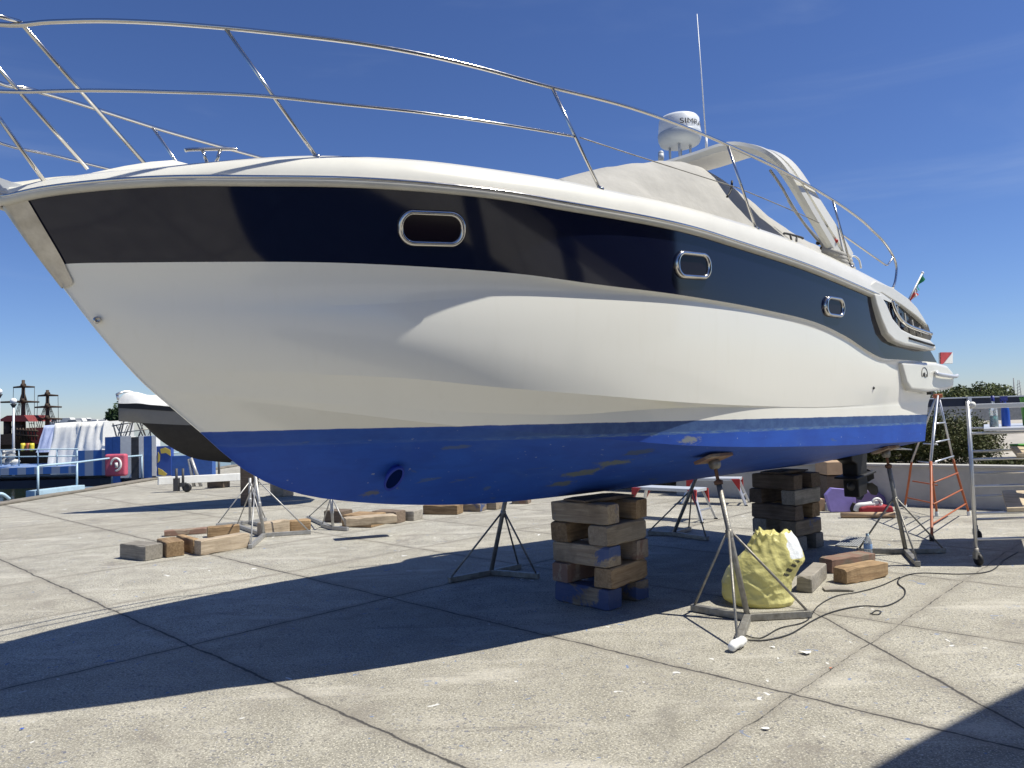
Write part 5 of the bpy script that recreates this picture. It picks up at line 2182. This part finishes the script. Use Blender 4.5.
def tree(px, py_base, py_top, Y, wid, label, n=900, size=0.16, m_=None, group='trees on the skyline', sd=0, zb=None):
    top = D(px, py_top, Y)
    base = Vector((top.x, Y, zb if zb is not None else -0.2))
    t = thing('tree', base, label, 'tree', group)
    H_ = top.z - base.z
    q = MB()
    rnd = random.Random(sd)
    q.tube([base, base + Vector((0.05, 0, H_ * 0.4)), base + Vector((0, 0, H_ * 0.75))], [H_ * 0.035, H_ * 0.025, H_ * 0.01], 8)
    for k in range(5):
        an = rnd.uniform(0, 6.28)
        q.tube([base + Vector((0.03, 0, H_ * (0.35 + 0.07 * k))), base + Vector((math.cos(an) * wid * 0.5, math.sin(an) * wid * 0.5, H_ * (0.6 + 0.06 * k)))], [H_ * 0.014, H_ * 0.005], 6)
    q.build('trunk', M['bark'], t)
    q = MB()
    leaves(q, (base.x, Y, base.z + H_ * 0.64), (wid, wid, H_ * 0.42), n, size, seed=sd)
    q.build('crown', m_ or M['leaf_tree'], t, fixn=False)
    return t


for k, (px, pt, Y, w, lab) in enumerate(((948, 391, 60, 2.6, 'low green tree showing just right of the swim platform'), (962, 387, 62, 2.4, 'rounded green tree left of the tallest skyline tree'),
                                         (974, 381, 58, 2.1, 'tallest green tree on the right skyline'), (986, 385, 63, 2.4, 'green tree right of the tallest skyline tree'),
                                         (1000, 391, 66, 2.3, 'lowest green tree at the right end of the skyline clump'))):
    tree(px, 420, pt, Y, w, lab, 3200, 0.14, sd=40 + k)
# long low shed with dark fascia
Ys = 27.0
a, b = D(915, 402, Ys), D(1060, 400, Ys)
za, zb2 = D(985, 405.5, Ys).z, D(985, 397.6, Ys).z
sh = thing('low_shed', (b.x, Ys, 0.3), 'long low shed with dark blue fascia behind the shrubbery', 'shed')
m = MB()
m.box(((a.x + b.x) / 2 + 5, Ys, (za + zb2) / 2), (b.x - a.x + 10, 0.12, zb2 - za))
m.build('fascia', M['band'], sh)
m = MB()
m.box(((a.x + b.x) / 2 + 5, Ys - 0.02, zb2 + 0.02), (b.x - a.x + 10.2, 0.2, 0.045))
m.build('roof_edge', M['alu_paint'], sh)
m = MB()
m.box(((a.x + b.x) / 2 + 5, Ys + 2.2, za / 2 - 0.02), (b.x - a.x + 9, 0.15, za + 0.2))
m.build('wall', M['far_grey'], sh)
for px in (967, 1090, 1210):
    q = D(px, 400, Ys)
    m = MB()
    m.box((q.x, Ys - 0.12, (zb2 + 0.2) / 2), (0.14, 0.10, zb2 - 0.1))
    m.build('post', M['alu_paint'], sh)
for px, pt, lab in ((1013.5, 378, 'thin tall mast on the right skyline'), (1018.5, 380, 'lattice mast right of the thin mast on the skyline')):
    q = D(px, pt, 90)
    m = MB()
    if px < 1015:
        m.tube([Vector((q.x, 90, 0)), q], [0.10, 0.06], 6)
    else:
        for s in (-0.16, 0.16):
            m.tube([Vector((q.x + s * 2.5, 90, 0)), Vector((q.x + s * 0.5, 90, q.z))], 0.04, 5)
        for k in range(8):
            z0_ = q.z * (0.3 + 0.08 * k)
            m.tube([Vector((q.x - 0.3, 90, z0_)), Vector((q.x + 0.3, 90, z0_ + 0.35))], 0.03, 5)
    tag(m.build('mast', M['far_grey']), lab, 'mast', 'masts on the skyline')

# ------------------------------------------------------------------ left: quay rail, lifebuoy box, barge, ship
qr = thing('quay_railing', G(77, 491), 'pale blue quay railing with a lifebuoy box on it', 'railing')
def onq(px, py):
    return G(px, py)
P0, P1, P2, P3 = G(38, 497.5), G(77, 491.5), G(112, 484), G(142, 480)
hr = D(39, 466, P0.y).z
m = MB()
end = P3 + (P3 - P2).normalized() * 3.0
m.tube([P0 + Vector((0, 0, hr)), P1 + Vector((0, 0, hr)), P2 + Vector((0, 0, hr)), P3 + Vector((0, 0, hr)), end + Vector((0, 0, hr))], 0.028, 8)
m.build('top_rail', M['pale_blue'], qr)
for p in (P0, P1, P2, P3):
    m = MB()
    m.tube([p + Vector((0, 0, 0)), p + Vector((0, 0, hr))], 0.028, 8)
    m.build('post', M['pale_blue'], qr)
m = MB()
m.bar(P0 + Vector((-0.2, 0, 0.09)), P1 + Vector((0.1, 0, 0.09)), 0.3, 0.18)
m.build('base_beam', M['pale_blue'], qr, bevel=0.01)
# lifebuoy box
lb0 = D(116.5, 465, P2.y - 0.12)
lw = (D(127, 465, P2.y).x - D(106, 465, P2.y).x)
lh = D(116, 454, P2.y).z - D(116, 476, P2.y).z
m = MB()
m.box(lb0 + Vector((0, 0, 0)), (lw, 0.22, lh))
lb = m.build('lifebuoy_box', M['pink'], bevel=0.07, segs=4)
tag(lb, 'faded red lifebuoy box with white ring on the quay railing', 'lifebuoy box')
m = MB()
rc = lb0 + Vector((0.05, -0.125, 0.02))
m.tube([rc + Vector((0.15 * math.cos(a), 0, 0.19 * math.sin(a))) for a in np.linspace(-1.7, 3.2, 26)], 0.035, 8)
m.tube([rc + Vector((0.02, 0, 0.06)), rc + Vector((0.03, 0, -0.1))], 0.055, 8)
m.build('ring_mark', M['barge_white'], lb)

# striped blue pleasure barge at the quay
YB = P1.y + 4.0
bg = thing('pleasure_barge', D(60, 488, YB), 'blue and pale striped pleasure barge moored along the quay', 'barge')
bg.location.z = -1.0
def panel(x0, x1, y0, y1, Y, m_, nm, par, thick=0.12, bevel=0.0):
    a, b = D(x0, y1, Y), D(x1, y0, Y)
    q = MB()
    q.box(((a.x + b.x) / 2, Y + thick / 2, (a.z + b.z) / 2), (abs(b.x - a.x), thick, abs(b.z - a.z)))
    return q.build(nm, m_, par, bevel=bevel)
panel(-90, 110, 465, 478, YB, M['striped'], 'hull_side', bg, 3.0)
panel(-92, 112, 478, 492, YB + 0.1, M['band'], 'hull_skirt', bg, 3.0)
panel(78, 118, 449.5, 476, YB - 0.04, M['striped'], 'striped_panel', bg, 0.08)
for x0, x1, y0, y1, k in ((105, 112.5, 437, 465, 'barge_blue'), (113, 120, 436.5, 483, 'barge_blue'), (120.5, 131, 436, 478, 'barge_white'), (131.5, 138.5, 437, 482, 'darkgrey'), (139, 143.5, 436, 478, 'barge_white'), (144, 151.5, 436, 478, 'barge_blue'), (152, 156, 436, 476, 'barge_white')):
    panel(x0, x1, y0, y1, YB - 0.1, M[k], 'wall_panel', bg, 0.3)
mu = panel(156.5, 171, 446, 476, YB - 0.08, M['mural_blue'], 'painted_panel', bg, 0.2)
for pts in (((160, 449), (165, 447.5), (170, 450), (170.5, 456), (166, 453), (161, 453.5)), ((158, 468), (162, 470), (167, 474), (165, 476), (158.5, 474.5)), ((158, 452), (160, 455), (159.5, 461), (157.5, 463))):
    m = MB()
    m.prism([D(x_, y_, YB - 0.10) for x_, y_ in pts], (0, 0.03, 0))
    m.build('yellow_shape', M['mural_yellow'], mu)
panel(171.5, 212, 455, 478, YB - 0.05, M['barge_blue'], 'blue_panel', bg, 0.3)
panel(100, 160, 478, 484, YB, M['darkgrey'], 'fender_strip', bg, 0.3)
# rail on the barge
m = MB()
YR = YB + 0.1
for py in (449, 456):
    m.tube([D(-20, py + 1.2, YR), D(78, py, YR)], 0.022, 6)
for px in (1, 19, 38, 57, 77):
    m.tube([D(px, 449.5, YR), D(px, 466, YR)], 0.022, 6)
m.build('deck_rail', M['pale_blue'], bg)
# white tarpaulin shelters
def shelter(x0, x1, y0, y1, Y, m_, label, sl):
    a, b = D(x0, y1, Y), D(x1, y0, Y)
    rws = []
    for j in range(9):
        t = j / 8
        r = []
        for k in range(15):
            s = k / 14
            x = a.x + (b.x - a.x) * (s + sl * (1 - t) * (0.5 - s) * -0.5)
            z = a.z + (b.z - a.z) * t
            r.append(Vector((x, Y - 0.35 * (1 - t) + 0.09 * noise.noise(Vector((s * 6, t * 2, x0))), z - (0.06 * math.sin(s * math.pi) if j == 8 else 0))))
        rws.append(r)
    rws.append([p + Vector((0, 1.6, 0.05)) for p in rws[-1]])
    rws.append([Vector((p.x, p.y + 0.3, a.z)) for p in rws[-1]])
    q = MB()
    q.loft(rws)
    for idx in (0, 14):
        q.add([r[idx] for r in rws], [list(range(len(rws)))])
    return tag(q.build('tarpaulin', m_), label, 'tarpaulin', 'tarpaulins on the barge')
shelter(55, 81, 422.5, 466, YB + 1.6, M['tarp_white'], 'wide white tarpaulin shelter on the barge, left half', 0.25)
shelter(81.5, 105, 421.5, 463, YB + 1.5, M['tarp_white'], 'white tarpaulin shelter on the barge, right half', 0.0)
shelter(44, 60, 425, 452, YB + 2.6, M['tarp_blue'], 'pale blue tarpaulin left of the white shelters', 0.5)
panel(104.5, 113, 423, 440, YB + 2.2, M['far_white'], 'cabin', bg, 1.5)
# heap of white sacks and odd gear on the barge deck
rnd = random.Random(11)
zd = D(10, 466, YB + 0.4).z
for k in range(15):
    px = rnd.uniform(-5, 16)
    lev = k // 5
    c = D(px, 462 - lev * 5, YB + 0.5 + 0.15 * (k % 3))
    m = MB()
    m.sphere(c, 0.13, 7, sc=(1.2, 0.8, 0.7))
    for i, v_ in enumerate(m.v):
        m.v[i] = v_ + Vector((1, 1, 1)) * 0.07 * noise.noise(v_ * 8)
    tag(m.build('sack', M['far_white'] if k % 3 else M['far_grey']), 'sack in the heap of white and grey sacks at the left edge', 'sack', 'sacks heaped at the left edge')
for px, col, lab in ((23, 'yellow', 'yellow drum on the barge behind the rail, leftmost'), (28, 'orange', 'orange drum between the yellow drums on the barge'), (32, 'yellow', 'yellow drum nearest the white shelters on the barge')):
    c = D(px, 447, YB + 2.4)
    m = MB()
    m.lathe([(0.001, -0.14), (0.07, -0.14), (0.08, -0.05), (0.075, 0.0), (0.08, 0.05), (0.07, 0.14), (0.001, 0.14)], c, 16)
    tag(m.build('drum', M[col]), lab, 'drum', 'drums on the barge')
# old shipwright clutter above the barge: lattice of poles and rods behind the panels
m = MB()
rnd = random.Random(5)
for k in range(15):
    x_ = 113 + k * 2.9
    m.tube([D(x_, 421 + rnd.uniform(-3, 6), YB + 1.2), D(x_ + rnd.uniform(-9, 9), 440, YB + 1.2 + rnd.uniform(0, 1))], rnd.uniform(0.012, 0.03), 5)
m.tube([D(112, 426, YB + 1.2), D(135, 422, YB + 1.2)], 0.025, 6)
m.tube([D(118, 433, YB + 1.2), D(150, 429, YB + 1.2)], 0.02, 6)
m.build('upper_lattice', M['galv'], bg)
# old capstan by the quay edge
def junk(px, py, label):
    c = G(px, py)
    m = MB()
    for k in range(7):
        an = rnd.uniform(0, 6.28)
        p = c + Vector((rnd.uniform(-0.5, 0.5), rnd.uniform(-0.2, 0.2), 0.06 + rnd.random() * 0.2))
        m.tube(smooth_path([p, p + Vector((rnd.uniform(-.3, .3), rnd.uniform(-.2, .2), 0.05)), p + Vector((rnd.uniform(-.5, .5), rnd.uniform(-.3, .3), -0.05))], 4), 0.045, 6)
    tag(m.build('rope_heap', M['far_grey']), label, 'rope')
junk(152, 477, 'tangled grey ropes on the quay edge left of the trailer')
m = MB()
c = G(10, 504) - qn * 0.25
m.tube(smooth_path([c + Vector((0.1, 0.2, 0.1)), c + Vector((0, 0, 0.25)), c + Vector((-0.3, -0.1, 0.05)), c + Vector((-0.4, -0.2, -0.6))], 5), 0.04, 8)
tag(m.build('mooring_rope', M['pale_blue']), 'pale blue mooring line over the quay edge at the left', 'rope')

# lamp posts
for px, pg, pb_, Y, lab in ((13.5, 401, 452, YB + 6, 'grey lamp post with white globe before the old ship'), (-1, 391.5, 452, YB + 4, 'white globe lamp cut by the left edge of the picture')):
    b_, t_ = D(px, pb_, Y), D(px, pg + 4, Y)
    lp = thing('street_lamp', (b_.x, Y, -0.2), lab, 'street lamp', 'globe lamps')
    m = MB()
    m.tube([Vector((b_.x, Y, -0.3)), t_], [0.06, 0.04], 10)
    m.build('post', M['alu_paint'], lp)
    m = MB()
    m.lathe([(0.05, -0.1), (0.10, 0.0), (0.13, 0.05), (0.05, 0.05)], t_, 14)
    m.build('collar', M['darkgrey'], lp)
    m = MB()
    m.sphere(D(px, pg, Y), 3.0 * Y / FPX, 10)
    m.build('globe', M['globe'], lp)

# the old sailing ship
YS = 62.0
ship = thing('sailing_ship', D(30, 447, YS), 'dark old wooden sailing ship with two bare masts and red awnings', 'ship')
ship.location.z = -1.1
def sp(px, py, dy=0.0):
    return D(px, py, YS + dy)
rws = []
for j in range(11):
    t = j / 10
    px = -75 + 125 * t
    wv = 2.4 * math.sin(math.pi * min(1, 0.12 + t * 0.88)) ** 0.5 if t < 1 else 0.1
    zt_ = sp(px, 436 - 6 * (2 * t - 0.9) ** 2).z
    r = []
    for s in (-1, -0.9, -0.45, 0, 0.45, 0.9, 1):
        p = sp(px, 436)
        r.append(Vector((p.x, YS + s * wv, zt_ - (1 - abs(s)) ** 0.6 * 3.4)))
    rws.append(r)
m = MB()
m.loft(rws)
m.loft([[r[0] for r in rws], [r[0] + (r[-1] - r[0]) * 0.5 + Vector((0, 0, -0.1)) for r in rws], [r[-1] for r in rws]])
m.build('hull', M['ship_dark'], ship)
for mx, y_t, yards in ((23.3, 380, ((387, 13.5, 34.5), (402, -4, 39))), (47.5, 390, ((395.5, 38, 58), (407, 35, 61.5), (419, 27, 62)))):
    m = MB()
    m.tube([sp(mx, 445), sp(mx, y_t)], [0.22, 0.12], 8)
    mo = m.build('mast', M['ship_dark'], ship)
    for (yy, xa, xb) in yards:
        m = MB()
        m.tube([sp(xa, yy + 0.4, -0.2), sp(mx, yy - 0.4, -0.2), sp(xb, yy, -0.2)], [0.07, 0.12, 0.07], 6)
        m.tube([sp(mx - 1.6, yy - 1.4, -0.2), sp(mx + 1.6, yy - 1.4, -0.2)], 0.2, 6)
        m.build('yard', M['ship_dark'], mo)
    m = MB()
    for s in (-1, 1):
        for k in range(3):
            m.tube([sp(mx, y_t + 8, 0.2), sp(mx + s * (8 + 3 * k), 436, 0.4)], 0.028, 4)
        for k in range(5):
            f = 0.35 + 0.13 * k
            a_ = sp(mx, y_t + 8, 0.2).lerp(sp(mx + s * 8, 436, 0.4), f)
            b_ = sp(mx, y_t + 8, 0.2).lerp(sp(mx + s * 14, 436, 0.4), f)
            m.tube([a_, b_], 0.02, 4)
        m.tube([sp(yards[0][1 if s < 0 else 2], yards[0][0], -0.2), sp(mx + s * 11, 425, -0.1)], 0.022, 4)
    m.build('rigging', M['rope'], mo)
def awning(pts, m_, nm):
    q = MB()
    top = [sp(x, y, -1.5) for x, y in pts]
    q.prism(top, (0, 3.0, 0))
    return q.build(nm, m_, ship)
awning([(-4, 421.5), (7, 415.5), (24, 415), (29, 421.5)], M['ship_red'], 'awning')
awning([(25, 428), (50, 427), (52, 431), (44, 444), (36, 444), (30, 440)], M['ship_red'], 'red_canopy')
for px in (7.5, 18.5):
    m = MB()
    m.tube([sp(px, 421, -1.0), sp(px, 438, -1.0)], 0.28, 6)
    m.build('deck_post', M['ship_dark'], ship)
panel(-40, 12, 434, 446, YS - 2.7, M['ship_dark'], 'bulwark', ship, 0.3)
m = MB()
for k in range(7):
    m.tube([sp(17 + k * 3, 428, -1.8), sp(18.5 + k * 3, 440, -1.8)], 0.06, 5)
m.tube([sp(16, 430, -1.8), sp(38, 431, -1.8)], 0.08, 5)
m.tube([sp(16, 435, -1.8), sp(38, 436, -1.8)], 0.08, 5)
m.build('balustrade', M['ship_dark'], ship)

# far shore: low line of moored boats and buildings
rnd = random.Random(21)
for k in range(11):
    px = 56 + k * 5.6 + rnd.uniform(-1, 1)
    Y = 110 + rnd.uniform(-6, 6)
    h = rnd.uniform(1.2, 2.4)
    c = D(px, 419.5 + rnd.uniform(-0.6, 1.5), Y)
    w = rnd.uniform(0.9, 2.2)
    m = MB()
    pr = [(-w, 0.5), (-w * 0.95, 0.9), (-w * 0.3, 1.0), (-w * 0.1, 1.5), (w * 0.45, 1.5), (w * 0.6, 1.0), (w * 1.1, 1.05), (w * 0.9, 0.4), (w * 0.85, -3.2), (-w, -3.2)]
    m.prism([Vector((c.x + a, Y - 0.6, c.z - 1.3 + b)) for a, b in pr], (0, 1.2, 0))
    tag(m.build('far_boat', M['far_white'] if k % 3 else M['far_grey'], bevel=0.05), 'small pale cabin boat in the far row beyond the barge', 'boat', 'boats in the far row')
tree(115, 440, 400, 95, 1.3, 'dark green tree behind the far boats at the left', 1600, 0.26, M['leaf_dark'], None, 77, zb=-1.0)

# ------------------------------------------------------------------ the boat on its trailer at the left
YT = 15.2
tb = thing('trailer_boat', G(190, 490), 'grey sailing boat hull with black bottom and white cover behind the bow', 'boat')
# hull drawn from its own stations: bow at picture left, running back to the right
bow = D(117.5, 398, YT)
TA = Vector((0.93, 0.36, 0)).normalized()
TN = Vector((TA.y, -TA.x, 0))
bx = Vector((bow.x, bow.y, 0))
def tl(px, py, v=0.0):
    d = ray(px, py)
    o = EYEP - np.array(bx) - np.array(TN) * v
    t = -(o @ np.array(TN)) / (d @ np.array(TN))
    p = EYEP + d * t
    q = Vector(p) - bx
    return q.dot(TA), p[2]
def tcurve(pts):
    tab = sorted(tl(x, y, v) for x, y, v in pts)
    return curve(tab)
z_sheer = tcurve([(118, 408, 0.02), (140, 409, 0.45), (170, 411, 0.8), (215, 413, 1.0), (330, 418, 1.1)])
z_mid = tcurve([(121, 421, 0.02), (143, 423, 0.4), (185, 425, 0.78), (330, 430, 1.05)])
z_keel = tcurve([(121, 421.5, 0), (143, 424, 0), (150, 431, 0), (160, 440, 0), (172, 448, 0), (190, 457, 0), (215, 461.5, 0), (240, 463, 0), (330, 468, 0)])
Lb = tl(330, 430, 0)[0]
rS, rM, rK, rC = [], [], [], []
for j in range(41):
    u = 0.02 + (Lb - 0.02) * (j / 40) ** 1.3
    w = 1.15 * (1 - (1 - min(1, u / 5.0)) ** 2.2)
    zs_, zm_, zk2 = z_sheer(u), z_mid(u), min(z_keel(u), z_mid(u) - 0.005)
    rS.append((u, w + 0.02, zs_)); rM.append((u, max(0.01, w * 0.92), zm_)); rK.append((u, 0.01, zk2))
    rC.append((u, max(0.01, w * 0.62), zk2 + (zm_ - zk2) * 0.38))
def tw(u, v, z):
    q = bx + TA * u + TN * v
    return Vector((q.x, q.y, z))
m = MB()
for s in (1, -1):
    m.loft([[tw(u, s * v, z) for u, v, z in rS], [tw(u, s * v, z) for u, v, z in rM]], mat=0)
    m.loft([[tw(u, s * v, z) for u, v, z in rM], [tw(u, s * v, z) for u, v, z in rC], [tw(u, s * v, z) for u, v, z in rK]], mat=1)
m.build('hull', [M['grey_hull'], M['dark_hull']], tb, merge=0.001)
m = MB()
for s in (1, -1):
    m.loft([[tw(u, s * (v + 0.012), z + 0.11) for u, v, z in rS], [tw(u, s * (v + 0.014), z + 0.0) for u, v, z in rS]])
m.build('black_strake', M['black'], tb)
# white cover with ridge
z_ridge = tcurve([(118, 400, 0), (124, 393.5, 0), (135, 392, 0), (150, 395, 0.0), (170, 394, 0.0), (260, 392, 0), (330, 390, 0)])
m = MB()
rws = []
for j, (u, v, z) in enumerate(rS):
    zr = max(z_ridge(u), z + 0.14)
    r = []
    for i in range(13):
        s = -1 + i / 6
        zz = z + 0.10 + (zr - z - 0.10) * (1 - abs(s) ** 1.6)
        p = tw(u, s * (v + 0.02), zz)
        p.z += 0.03 * noise.noise(p * 3.0)
        r.append(p)
    rws.append(r)
m.loft(rws)
m.build('cover', M['tarp_hull'], tb)
m = MB()
m.tube(smooth_path([D(116.5, 394.5, YT), D(120, 393, YT), D(126, 391.5, YT + 0.1), D(133, 392.5, YT + 0.2), D(136, 395, YT + 0.25)], 4), 0.025, 6)
m.tube([D(117, 394.5, YT), D(118.5, 400, YT)], 0.025, 6)
m.tube([D(133, 392.5, YT + 0.2), D(134, 398, YT + 0.2)], 0.025, 6)
m.build('bow_rail', M['alu'], tb)
# its trailer
tr = thing('boat_trailer', G(187, 492), 'white boat trailer with small jockey wheel under the grey boat', 'trailer')
YW = G(187, 492).y
a_, b_ = D(158, 481, YW), D(236, 477, YW + 1.2)
m = MB()
m.bar(a_, b_, 0.14, 0.20)
m.bar(b_, b_ + (b_ - a_).normalized() * 4 , 0.14, 0.2)
m.build('drawbar', M['barge_white'], tr, bevel=0.01)
m = MB()
wc = D(187, 490.0, YW)
m.lathe([(0.001, -0.04), (0.05, -0.045), (0.07, -0.05), (0.11, -0.045), (0.115, 0), (0.11, 0.045), (0.07, 0.05), (0.05, 0.045), (0.001, 0.04)], (wc.x, YW, 0.115), 18, rot=Matrix.Rotation(R(80), 3, 'X'))
m.build('jockey_wheel', M['black'], tr)
for px in (176.5, 183):
    m = MB()
    t_ = D(px, 478, YW)
    m.tube([Vector((t_.x, YW, 0.12)), Vector((t_.x, YW, t_.z + 0.25))], 0.035, 8)
    m.box((t_.x, YW, 0.2), (0.13, 0.12, 0.34 if px < 180 else 0.1))
    m.build('jack_leg', M['darkgrey'], tr)
m = MB()
t_ = D(219, 474, YW + 1)
m.tube([t_ + Vector((0, 0, -0.12)), t_ + Vector((0, 0, 0.35))], 0.035, 8)
m.build('bow_post', M['darkgrey'], tr)
# props that steady the grey boat
for k, (pa, pb_) in enumerate((((189, 459), (194, 474)), ((191, 458), (201, 474)))):
    m = MB()
    Yp = YT + 6.2
    m.tube([D(pa[0], pa[1], Yp), Vector((D(pb_[0], pb_[1], Yp).x, Yp, 0))], 0.05, 8)
    tag(m.build('prop', M['galv_light']), ('steeper' if k == 0 else 'more slanted') + ' grey prop steadying the grey boat', 'prop', 'props under the grey boat')
# timbers under the trailer boat
for px, py, w, lab in ((215, 488, 0.5, 'dark timber under the trailer drawbar'),):
    ptimber((px - 8, py), (px + 8, py), 0.3, 0.2, M['wood_dark'], lab)

# ------------------------------------------------------------------ unseen neighbouring boat, its height and dark hull shaped for shadow and reflection
nb = thing('motor_boat', (0, 0, 0), 'unseen boat beside the camera, stretched tall and dark to shade the lower right corner', 'boat')
NBA = R(41)
NSX, NSY = 1.15, 1.9
M['dark_gel'] = mat('dark_blue_gelcoat', (0.010, 0.016, 0.045), 0.2, var=0.1)  # dark hull colour chosen for its reflection in the navy band
for nm in ('hull', 'deck'):
    c = bpy.data.objects[nm].copy()
    me = c.data.copy()
    for v_ in me.vertices:
        v_.co = (v_.co.x * NSX, v_.co.y * NSY, v_.co.z * NSY)
    for i in range(len(me.materials)):
        me.materials[i] = (M['dark_gel'], M['navy'])[i] if nm == 'hull' else M['white']
    c.data = me
    COL.objects.link(c)
    c.parent = nb
_ta = np.array([math.cos(NBA), math.sin(NBA)])
_ts = np.array([-math.sin(NBA), math.cos(NBA)])
g_ = G(893, 770)
S1 = 7.0
tip = np.array([g_.x, g_.y]) - _ta * S1 - _ts * b_s(S1 / NSX) * NSY
hz_ = (zs(S1 / NSX) + 0.03) * NSY
tip = tip + SUN_DIR * hz_ / math.tan(SUN_EL)
nb.location = (tip[0], tip[1], 0)
nb.rotation_euler = (0, 0, NBA)
for uu in (4.6, 7.6):
    c = tip + _ta * uu
    q = MB()
    hk = keel(uu / NSX) * NSY - 0.02
    q.box((c[0], c[1], hk / 2), (0.5, 0.7, hk), Matrix.Rotation(NBA, 3, 'Z'))
    o = q.build('keel_block', M['wall'], bevel=0.02)
    tag(o, 'tall concrete keel block under the unseen stretched boat beside the camera', 'keel block', 'keel blocks beside the camera')
